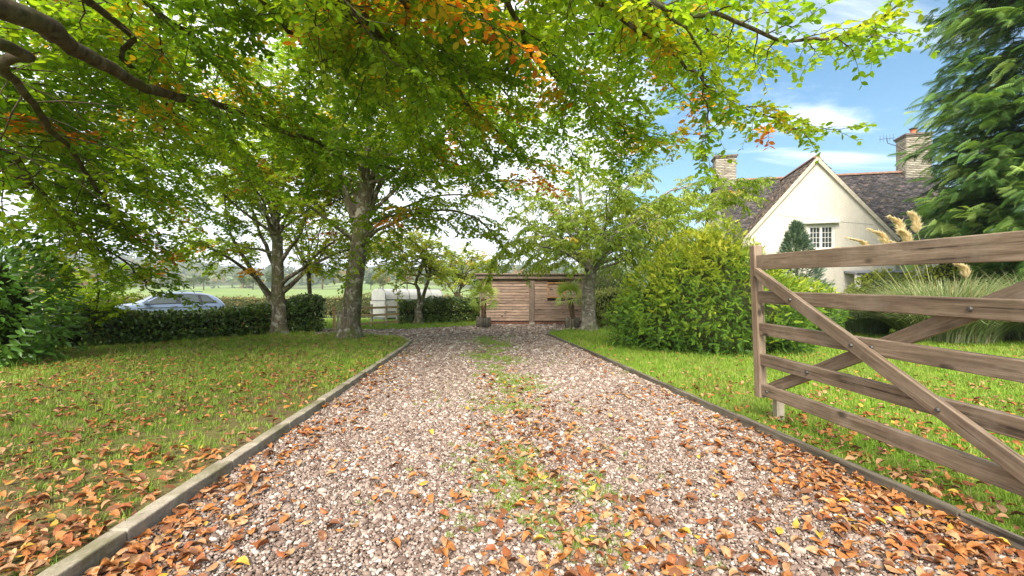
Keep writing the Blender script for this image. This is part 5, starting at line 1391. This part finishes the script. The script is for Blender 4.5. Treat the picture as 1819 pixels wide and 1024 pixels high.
# ------------------------------------------------------------------ parked car
t = NT('car_paint'); M['paint'] = t.done(t.pbr((0.125, 0.16, 0.235), 0.35, 0.4, None, 0.2, Coat_Weight=0.35, Coat_Roughness=0.1))
t = NT('car_glass'); M['car_glass'] = t.done(t.pbr((0.055, 0.065, 0.065), 0.10, 0.3))
M['black_trim'] = plain('black_trim', (0.02, 0.02, 0.022), 0.45, 0.4)
t = NT('chrome'); M['chrome'] = t.done(t.pbr((0.75, 0.76, 0.78), 0.15, 0.5, None, 1.0))
cz = -0.25
car = thing('parked_car', 'pale blue estate car parked behind the ivy hedge', 'car', (-16.5, 21.6, cz), R(48))
# stations along the car (x: nose negative): sill, belt, roof heights and half widths
ST = np.array([  # x, z_low, z_mid, z_belt, w_low, w_mid, w_belt, z_roof, w_roof
 (-2.42, .42, .62, .78, .62, .68, .60, .80, .45), (-2.30, .28, .60, .88, .78, .84, .76, .92, .60), (-1.95, .24, .60, .97, .86, .91, .83, 1.00, .68),
 (-1.45, .24, .60, 1.02, .88, .94, .87, 1.06, .72), (-1.05, .24, .60, 1.05, .88, .94, .88, 1.10, .74), (-0.62, .24, .60, 1.06, .88, .94, .89, 1.36, .68),
 (-0.20, .24, .60, 1.07, .88, .94, .89, 1.56, .62), (0.20, .24, .60, 1.08, .88, .94, .89, 1.63, .60), (0.80, .24, .60, 1.09, .88, .94, .89, 1.64, .60),
 (1.35, .24, .60, 1.10, .88, .94, .89, 1.60, .59), (1.80, .25, .60, 1.11, .88, .93, .87, 1.52, .57), (2.10, .28, .60, 1.10, .84, .90, .83, 1.36, .58), (2.32, .34, .62, 1.04, .76, .82, .74, 1.10, .62), (2.38, .45, .62, .92, .66, .72, .62, .95, .50)])
V = []; ring = 12
for s in ST:
    x, zl, zm, zb_, wl_, wm, wb, zr, wr = s
    half = [(-wl_, zl), (-wm, zm), (-wm*.985, (zm+zb_)/2+.03), (-wb, zb_), (-wr, zr-.02), (-wr*.55, zr+.025)]
    for y, z in half: V.append((x, y, z))
    for y, z in half[::-1]: V.append((x, -y, z))
FF = [(i*ring+j, i*ring+(j+1) % ring, (i+1)*ring+(j+1) % ring, (i+1)*ring+j) for i in range(len(ST)-1) for j in range(ring)]+[tuple(range(ring)), tuple((len(ST)-1)*ring+j for j in range(ring))]
m = MB(); m.add(V, FF); body = m.build('body', M['paint'], car, smooth=True)
md = body.modifiers.new('round', 'SUBSURF'); md.levels = md.render_levels = 2
def side_pt(x, t_, off=0.012, side=-1):
    """a point on the glasshouse side, t_ from belt to roof"""
    f_ = [np.interp(x, ST[:, 0], ST[:, k]) for k in (3, 6, 7, 8)]
    return (x, side*((f_[1]*(1-t_)+f_[3]*t_)+off), f_[0]*(1-t_)+(f_[2]-.02)*t_)
def glass(name, xs0, xs1, t0_, t1_, mat, off=.014, n=6):
    m = MB(); q0 = np.linspace(*xs0, n); q1 = np.linspace(*xs1, n)
    lo = [side_pt(x, t0_, off) for x in q0]; hi = [side_pt(x, t1_, off) for x in q1]
    for i in range(n-1): m.poly([lo[i], lo[i+1], hi[i+1], hi[i]])
    return m.build(name, mat, car)
glass('side_trim', (-0.94, 1.96), (-0.30, 1.60), 0.03, 0.87, M['black_trim'], .004, 14)
glass('window', (-0.82, 0.28), (-0.28, 0.28), 0.08, 0.82, M['car_glass'])
glass('pillar', (0.30, 0.42), (0.30, 0.42), 0.06, 0.84, M['black_trim'], .012, 2)
glass('window', (0.44, 1.22), (0.44, 1.16), 0.08, 0.82, M['car_glass'])
glass('pillar', (1.24, 1.32), (1.18, 1.26), 0.06, 0.84, M['black_trim'], .012, 2)
glass('window', (1.34, 1.86), (1.28, 1.56), 0.08, 0.80, M['car_glass'])
ws = MB(); ws.add([(-1.00, -.70, 1.125), (-1.00, .70, 1.125), (-.26, .55, 1.575), (-.26, -.55, 1.575), (-1.03, 0, 1.15), (-.28, 0, 1.61)], [(0, 4, 5, 3), (4, 1, 2, 5)]); ws.build('windscreen', M['car_glass'], car)
m = MB(); m.prism([(-.98, 1.10), (-.78, 1.10), (-.74, 1.16), (-.80, 1.235), (-.94, 1.23), (-1.0, 1.17)], 1, -1.12, -.97); mir = m.build('mirror', M['paint'], car, bevel=.025)
m = MB(); m.box(-.86, -.80, -.97, -.90, 1.09, 1.14); m.build('mirror_arm', M['black_trim'], mir)
m = MB(); m.tube([(-.2, -.60, 1.635), (.6, -.60, 1.70), (1.4, -.58, 1.655)], .018, 6); m.build('roof_rail', M['chrome'], car)
for x in (0.10, 1.05):
    m = MB(); m.tube([(x, -.955, .95), (x+.10, -.985, .955), (x+.20, -.955, .96)], .016, 6); m.build('handle', M['black_trim'], car)
m = MB(); m.tube([(-1.15, -.935, .905), (0.2, -.942, .925), (1.9, -.93, .94)], .010, 5); m.build('crease_trim', M['black_trim'], car)
m = MB(); m.box(-2.46, -2.42, -.42, .42, .55, .74); m.build('grille', M['black_trim'], car)
for y in (-.62, .62): m = MB(); m.box(-2.44, -2.28, y-.14, y+.14, .68, .78); m.build('headlight', M['car_glass'], car, bevel=.02)
for x in (-1.48, 1.42):
    for y in (-.95, .75):
        m = MB(); m.tube([(x, y, .34), (x, y+.03, .34), (x, y+.17, .34), (x, y+.20, .34)], [.29, .34, .34, .29], 24); wh = m.build('wheel', M['tyre'], car)
        m = MB(); m.tube([(x, y-.012, .34), (x, y+.05, .34)], .22, 16); m.build('rim', M['chrome'], wh)
t = NT('asphalt'); n = t.noise(t.coord('Object'), 60, 4, .7); M['asphalt'] = t.done(t.pbr(t.mix(n, (.04, .04, .04), (.075, .073, .07)), .9, .2, t.bump(n, .5, .01)))
sheet('lane', [(-60, 12.5), (-11.2, 14.4), (-9.8, 16.0), (-9.8, 26.6), (-60, 27.0)], cz+.004, M['asphalt'])

# ------------------------------------------------------------------ pampas grass
pc = np.array([10.9, 11.4, ZR])
def grass_clump(name, label, c, n, hmin, hmax, rad, spread, pal, seed, w=0.012, plumes=()):
    root = thing(name, label, 'ornamental grass', c); rs = np.random.RandomState(seed); k = 7
    a = rs.rand(n)*6.283; r0 = rad*np.sqrt(rs.rand(n)); H = rs.uniform(hmin, hmax, n); out = spread*(0.25+rs.rand(n)**0.8)*(0.4+r0/rad)
    base = np.stack([r0*np.cos(a), r0*np.sin(a), 0*a], -1); dr = np.stack([np.cos(a+rs.normal(0, .5, n)), np.sin(a+rs.normal(0, .5, n)), 0*a], -1)
    t_ = np.linspace(0, 1, k)[None, :, None]; dro = rs.uniform(0.35, 1.1, n)[:, None, None]
    path = base[:, None]+dr[:, None]*out[:, None, None]*t_**1.5+UP*(H[:, None, None]*(t_*1.35-dro*0.75*t_**2.6))
    path[..., 2] = np.maximum(path[..., 2], 0.02)
    sdv = nrm(np.cross(dr, UP)); ww = (w*np.array([.8, 1, 1, .9, .7, .45, .1]))[None, :, None]*rs.uniform(.6, 1.3, n)[:, None, None]
    v = np.stack([path-sdv[:, None]*ww, path+sdv[:, None]*ww], 2).reshape(-1, 3)
    b = (np.arange(n)*k*2)[:, None, None]; f = b+np.array([(2*i, 2*i+1, 2*i+3, 2*i+2) for i in range(k-1)])[None]
    col = np.repeat(ramp(pal, rs.rand(n)), k*2, 0)
    link('foliage', mesh_np('foliage', v, f.reshape(-1, 4), col, mats=[M['straw']]), root, kind='stuff')
    for (x, y, z, lean, L) in plumes:
        p0 = np.array([x*.25, y*.25, 0]); p2 = np.array([x, y, z-L*.6]); tip = np.array([x-lean, y, z])
        st = MB(); st.tube(spline([p0, (p0+p2)/2+[0, 0, .25], p2, tip-[0, 0, L*.1]], 14), np.linspace(.009, .004, 14), 5); st.build('stalk', M['pale_stem'], root, smooth=True)
        m_ = 700; u = rs.rand(m_)**0.85; ax = spline([p2, (p2+tip)/2+[lean*.25, 0, L*.10], tip], 40); ii = (u*38).astype(int); q = ax[ii]; axd = nrm(ax[ii+1]-ax[ii])
        an = rs.rand(m_)*6.283; env = 0.075*np.sin(np.pi*np.clip(u*.85+.15, 0, 1))**.8+.01
        rad = np.stack([np.cos(an), np.sin(an), 0*an], -1); q = q+rad*env[:, None]*rs.rand(m_, 1)*.55
        dirv = nrm(axd*1.0+rad*.45+np.array([-lean*.5, 0, -.25])+rs.normal(0, .12, (m_, 3)))
        X, Y, Z = frames(dirv, UP+rs.normal(0, .6, (m_, 3))); strand = np.array([(-.03, 0, 0), (.03, 0, 0), (.045, .6, -.03), (-.045, .6, -.03), (0, 1.0, -.14), (0, 1.0, -.14)])
        v, f, c_ = bake(strand, [(0, 1, 2, 3), (3, 2, 4, 5)], q, X, Y, Z, rs.uniform(.10, .20, m_)*(1-.35*u), ramp([(0, (.62, .50, .28)), (1, (.92, .84, .62))], rs.rand(m_)))
        link('plume', mesh_np('plume', v, f, c_, mats=[M['straw']]), root)
    return root
M['pale_stem'] = plain('grass_stalk', (0.30, 0.30, 0.12), 0.7, 0.2)
PAMP = [(0, (0.13, 0.20, 0.06)), (0.4, (0.27, 0.35, 0.14)), (0.75, (0.42, 0.47, 0.25)), (0.9, (0.50, 0.48, 0.30)), (1, (0.42, 0.30, 0.15))]
def pl(px_, py_, dy, L, lean=.25):
    q = P(px_, py_, pc[1]+dy); return (q[0]-pc[0], dy, q[2]-pc[2], lean, L)
grass_clump('pampas_grass', 'big arching pampas grass clump with cream plumes behind the wooden gate', pc, 7000, 0.9, 1.6, 0.9, 1.2, PAMP, 401, .011,
            [pl(1603, 384, -.2, .85, .30), pl(1630, 378, .1, .85, .16), pl(1577, 406, -.1, .80, .48), pl(1545, 421, .0, .65, .60), pl(1525, 438, .2, .5, .60), pl(1615, 408, -.3, .7, .22), pl(1592, 424, .3, .6, .4), pl(1718, 468, -.2, .6, .25)])
g2 = np.array([13.4, 11.2, ZR])
grass_clump('pampas_grass', 'dense pampas clump without plumes at the edge of the flower bed', g2, 5200, 0.9, 1.75, 1.1, 1.5, PAMP, 402, .011)
g3 = np.array([10.7, 13.7, ZR])
grass_clump('feather_grass', 'soft pale feathery grass in front of the cottage porch', g3, 2400, 0.6, 1.2, .5, .6, [(0, (.16, .24, .10)), (1, (.42, .48, .28))], 403, .008, [(-.65, -.2, 1.12, .5, .45)])

# ------------------------------------------------------------------ the five-bar gate
M['gate'] = wood_mat('gate_timber', (0.085, 0.058, 0.038), (0.24, 0.172, 0.118), (0.40, 0.305, 0.218), 0, 1.15, True, 0.75, 0.12, 0.16)
M['gate_post'] = wood_mat('gate_stile', (0.12, 0.08, 0.052), (0.26, 0.185, 0.125), (0.36, 0.27, 0.19), 2, 1.15, True, 0.72, 0.08)
O_ = P(1352, 705, 4.1); top_ = P(1325, 434, 4.1)
ev0 = nrm(top_-O_); eu0 = nrm(np.array([0.187, -2.05, -0.155])); ew0 = nrm(np.cross(ev0, eu0)); ev1 = nrm(np.cross(eu0, ew0))
if ew0[0] > 0: ew0 = -ew0                      # w points to the drive
gate = thing('field_gate', 'open five bar wooden field gate with crossed braces', 'gate', O_)
mt = np.eye(4); mt[:3, 0] = eu0; mt[:3, 1] = -ew0; mt[:3, 2] = ev0; mt[:3, 3] = O_
gate.matrix_world = Matrix(mt.tolist())
GL = 3.35
m = MB(); m.box(-.038, .038, -.038, .038, 0, 1.36); m.build('stile', M['gate_post'], gate, bevel=.006)
m = MB(); m.box(GL-.05, GL+.05, -.042, .042, -.05, 1.40); m.build('stile', M['gate_post'], gate, bevel=.006)
for zt, h in ((1.272, .128), (.955, .105), (.672, .105), (.398, .105), (.13, .105)):
    m = MB(); a = .039; b = GL-.051; e = 0.0 if h < .12 else .02
    m.add([(a, -.022, zt-h), (b, -.024, zt-h-e), (b, .024, zt-h-e), (a, .022, zt-h), (a, -.022, zt), (b, -.024, zt), (b, .024, zt), (a, .022, zt)], BOXF)
    m.build('bar', M['gate'], gate, bevel=.006)
def brace(u0, z0_, u1, z1_, w0_, w1_, h=.095):
    L = math.hypot(u1-u0, z1_-z0_); m = MB(); m.box(0, L, w0_, w1_, -h/2, h/2); o = m.build('brace', M['gate'], gate, bevel=.006)
    o.location = (u0, 0, z0_); o.rotation_euler = (0, -math.atan2(z1_-z0_, u1-u0), 0); return o
brace(0.06, 1.12, 2.32, 0.00, -.062, -.026)
brace(0.06, 0.08, 2.28, 1.15, .027, .062)
m = MB(); m.box(2.30, 2.38, .027, .062, -.02, 1.2); m.build('upright', M['gate'], gate, bevel=.006)
bolt = MB(); bolt.tube([(0, -.010, 0), (0, 0, 0), (0, .02, 0)], [.010, .014, .014], 10); bolt_me = bolt.mesh('bolt', M['metal_dark'])
def brace_z(u, a): return a[1]+(u-a[0])/(a[2]-a[0])*(a[3]-a[1])
for zt in (.90, .62, .345):
    for a, w_ in (((0.06, 1.12, 2.32, 0.0), -.066), ((0.06, 0.08, 2.28, 1.15), -.026)):
        u = a[0]+(zt-a[1])/(a[3]-a[1])*(a[2]-a[0]); link('bolt', bolt_me, gate, (u, w_, zt))
link('bolt', bolt_me, gate, (2.1, -.066, .11)); link('bolt', bolt_me, gate, (.12, -.026, .075))
for z in (.2, 1.15):
    m = MB(); m.box(GL-.3, GL+.12, -.034, -.0265, z-.02, z+.02); m.build('hinge_strap', M['metal_dark'], gate)
# hinge post and ground stop
hp_ = O_+eu0*(GL+.22); 
gpst = thing('gate_post', 'thick timber post that the field gate hangs from', 'post', (hp_[0]+.02, hp_[1], 0))
m = MB(); m.prism([(-.09, -.1), (.09, -.1), (.09, 1.7), (0, 1.76), (-.09, 1.7)], 1, -.09, .09); m.build('shaft', M['gate_post'], gpst, bevel=.01)
sb = G(1383, 748, ZR)
M['stop_wood'] = wood_mat('pale_stop', (0.24, 0.19, 0.13), (0.42, 0.35, 0.26), (0.52, 0.45, 0.35), 2, 1.2, False, 0.85, 0.1, 0.2)
m = MB(); m.prism([(-.035, -.1), (.035, -.1), (.035, .30), (-.035, .345)], 1, -.035, .035)
o = m.build('gate_stop', M['stop_wood'], None, bevel=.004); o.location = sb; tag(o, 'short pale wooden stop post in the grass under the gate end', 'post')

# ------------------------------------------------------------------ fallen leaves
LIT = {'orange': (0.40, 0.155, 0.04), 'tan': (0.44, 0.25, 0.12), 'brown': (0.17, 0.07, 0.032), 'yellow': (0.56, 0.35, 0.045), 'russet': (0.29, 0.09, 0.03)}
NAMES = list(LIT); PROB = [0.33, 0.32, 0.20, 0.03, 0.12]
def dry_leaf(k):
    """a curled beech leaf, folded along its rib"""
    r_ = np.random.RandomState(500+k); fold = r_.uniform(0.1, 0.75); curl = r_.uniform(-0.9, 0.8); tw = r_.uniform(-.8, .8); V = []
    for y in (0, .22, .5, .78, 1.0):
        w = 0.27*math.sin(math.pi*min(1, y*0.93+0.035))**0.8 if 0 < y < 1 else 0.0
        z = curl*(y-.5)**2; tt = tw*(y-.5)
        if w == 0: V.append((0, y-.5, z)); continue
        V += [(-w, y-.5+.02*r_.randn(), z+fold*w*1.5-tt*w), (0, y-.5, z), (w, y-.5+.02*r_.randn(), z+fold*w*1.5+tt*w)]
    V = np.array(V); FF = [(0, 2, 1), (0, 3, 2), (1, 2, 5), (1, 5, 4), (2, 3, 6), (2, 6, 5), (4, 5, 8), (4, 8, 7), (5, 6, 9), (5, 9, 8), (7, 8, 10), (8, 9, 10)]
    V[:, 2] -= V[:, 2].min(); return V, np.array(FF)
DRY = [dry_leaf(k) for k in range(8)]
DRYF = ['flat' if np.ptp(v_[:, 2]) < .16 else ('gently curled' if np.ptp(v_[:, 2]) < .27 else 'tightly curled') for v_, _ in DRY]
rs = np.random.RandomState(77); n = 210000
y = 1.75+rs.rand(n)**1.25*13.5; x = rs.uniform(-1.15, 1.15, n)*(y+0.3)
kl, kr = kerb_x(y, KL), kerb_x(y, KR); dens = np.zeros(n)
on_drive = (x > kl+.1) & (x < kr); on_left = inside(x, y, LAWN_L) & (x < kl-.01); on_right = inside(x, y, LAWN_R) & (x > kr+.06) & (y < 12)
pt = vnoise(x*1.5+4, y*1.1+8, 71, 4); mid = 0.5*(kl+kr)+.1
dd = 0.13+0.95*np.exp(-((x-kl-.2)/.36)**2)+0.42*np.exp(-((x-mid)/.42)**2)+1.2*np.exp(-((x-kr)/.5)**2)*np.clip((6.5-y)/3, .25, 1)+.16*np.clip((x-.6)/1.6, 0, 1)*np.clip((3.6-y)/1.2, 0, 1)
dens = np.where(on_drive, dd*np.clip(1.0+1.9*pt, .12, 2), dens)
dl = (0.46+0.34*np.clip((y-3.5)/4, 0, 1)+0.10*np.exp(-(kl-x)/.5)*np.clip((5-y)/3, .1, 1)+.0*np.clip((4.2-y)/2, 0, 1))*np.clip(1+1.8*pt, .2, 2.2)
dens = np.where(on_left, dl, dens)
dr_ = (0.16+0.75*np.exp(-(x-kr)/.55)*np.clip((6-y)/3, .15, 1)+.14*np.clip((9-y)/6, 0, 1))*np.clip(1+1.6*pt, .15, 2)
dens = np.where(on_right, dr_, dens)
keep = rs.rand(n) < dens*0.185*np.interp(y, [1.8, 3, 8, 15], [1.0, 1.0, .85, .7])
x, y, on_drive, on_left = x[keep], y[keep], on_drive[keep], on_left[keep]; n = len(x)
size = 0.022+0.056*rs.rand(n)**1.1; kind = rs.choice(5, n, p=PROB); shp = rs.randint(0, 8, n)
z = np.where(on_drive, 0.018, np.where(on_left, ZL+.022, ZR+.030))+rs.rand(n)*.014
tilt = rs.normal(0, .26, (n, 2)); az = rs.rand(n)*6.283
D = np.stack([np.cos(az), np.sin(az), tilt[:, 0]], -1); U = np.stack([tilt[:, 1], rs.normal(0, .26, n), np.ones(n)], -1); flip = np.where(rs.rand(n) < .35, -1.0, 1.0)[:, None]; U = U*flip
X, Y, Z = frames(D, U); z = z+np.where(flip[:, 0] < 0, .012, 0)
near = np.argsort(-(size/y)*np.where((np.abs(x) < 1.06*y) & (y > 1.98), 1.0, 0.0))[:300]
is_near = np.zeros(n, bool); is_near[near] = True
V_, F_, C_ = [], [], []; off = 0
for k in range(8):
    q = (shp == k) & ~is_near & (y < 6.5); col = np.array([LIT[NAMES[i]] for i in kind[q]])*rs.uniform(.7, 1.25, (q.sum(), 1))
    v, f, c = bake(DRY[k][0], DRY[k][1], np.stack([x, y, z], -1)[q], X[q], Y[q], Z[q], size[q], col); V_.append(v); F_.append(f+off); C_.append(c); off += len(v)
q = (y >= 6.5); col = np.array([LIT[NAMES[i]] for i in kind[q]])*rs.uniform(.7, 1.25, (q.sum(), 1))
v, f, c = bake(np.array(LEAF_V)-[0, .5, 0], [(0, 1, 2), (0, 2, 3), (0, 3, 4), (0, 4, 5)], np.stack([x, y, z], -1)[q], X[q], Y[q], Z[q], size[q]*1.1, col); V_.append(v); F_.append(f+off); C_.append(c)
link('leaf_litter', mesh_np('leaf_litter', np.vstack(V_), np.vstack(F_), np.vstack(C_), smooth=True, mats=[M['litter']]), kind='stuff')
cache = {}
for i in near:
    key = (shp[i], kind[i])
    if key not in cache: cache[key] = mesh_np('fallen_leaf', DRY[key[0]][0], DRY[key[0]][1], np.tile(LIT[NAMES[key[1]]], (len(DRY[key[0]][0]), 1)), smooth=True, mats=[M['litter']])
    o = link('fallen_leaf', cache[key]); mt = np.eye(4); s = size[i]
    mt[:3, 0] = X[i]*s; mt[:3, 1] = Y[i]*s; mt[:3, 2] = Z[i]*s; mt[:3, 3] = (x[i], y[i], z[i]); o.matrix_world = Matrix(mt.tolist())
    cn = NAMES[kind[i]]
    if on_drive[i]:
        a, b = x[i]-kerb_x(y[i], KL), kerb_x(y[i], KR)-x[i]
        w_ = 'drifted against the pale kerb' if a < .55 else ('drifted against the timber edging' if b < .7 else ('lying in the middle of the drive' if abs(x[i]) < .75 else 'lying in a wheel track of the gravel'))
        w_ = w_ + ' on the gravel' if 'gravel' not in w_ and 'drive' not in w_ else w_
    else: w_ = 'on the worn grass behind the pale kerb' if on_left[i] else 'in the grass beside the timber edging'
    fo = DRYF[shp[i]]
    tag(o, '%s%s %s fallen leaf %s' % ('upturned ' if flip[i, 0] < 0 else '', fo, cn, w_), 'leaf', 'fallen leaves near the gateway')

# ------------------------------------------------------------------ hazy air
hm = bpy.data.materials.new('haze'); hm.use_nodes = True; hm.node_tree.nodes.clear()
ho = hm.node_tree.nodes.new('ShaderNodeOutputMaterial'); hv = hm.node_tree.nodes.new('ShaderNodeVolumePrincipled')
hv.inputs['Color'].default_value = (0.82, 0.88, 0.95, 1); hv.inputs['Density'].default_value = 0.00045; hv.inputs['Anisotropy'].default_value = 0.25
hm.node_tree.links.new(hv.outputs[0], ho.inputs['Volume'])
m = MB(); m.box(-4300, 4300, -300, 4300, -2.5, 135); m.build('haze', hm, None, kind='stuff')
print('litter', n)
tot = 0
for o in COL.objects:
    if o.type == 'MESH': tot += sum(len(p.vertices)-2 for p in o.data.polygons) if len(o.data.polygons) < 3000 else len(o.data.loops)-2*len(o.data.polygons)
print('TRIANGLES', tot, TRIS)
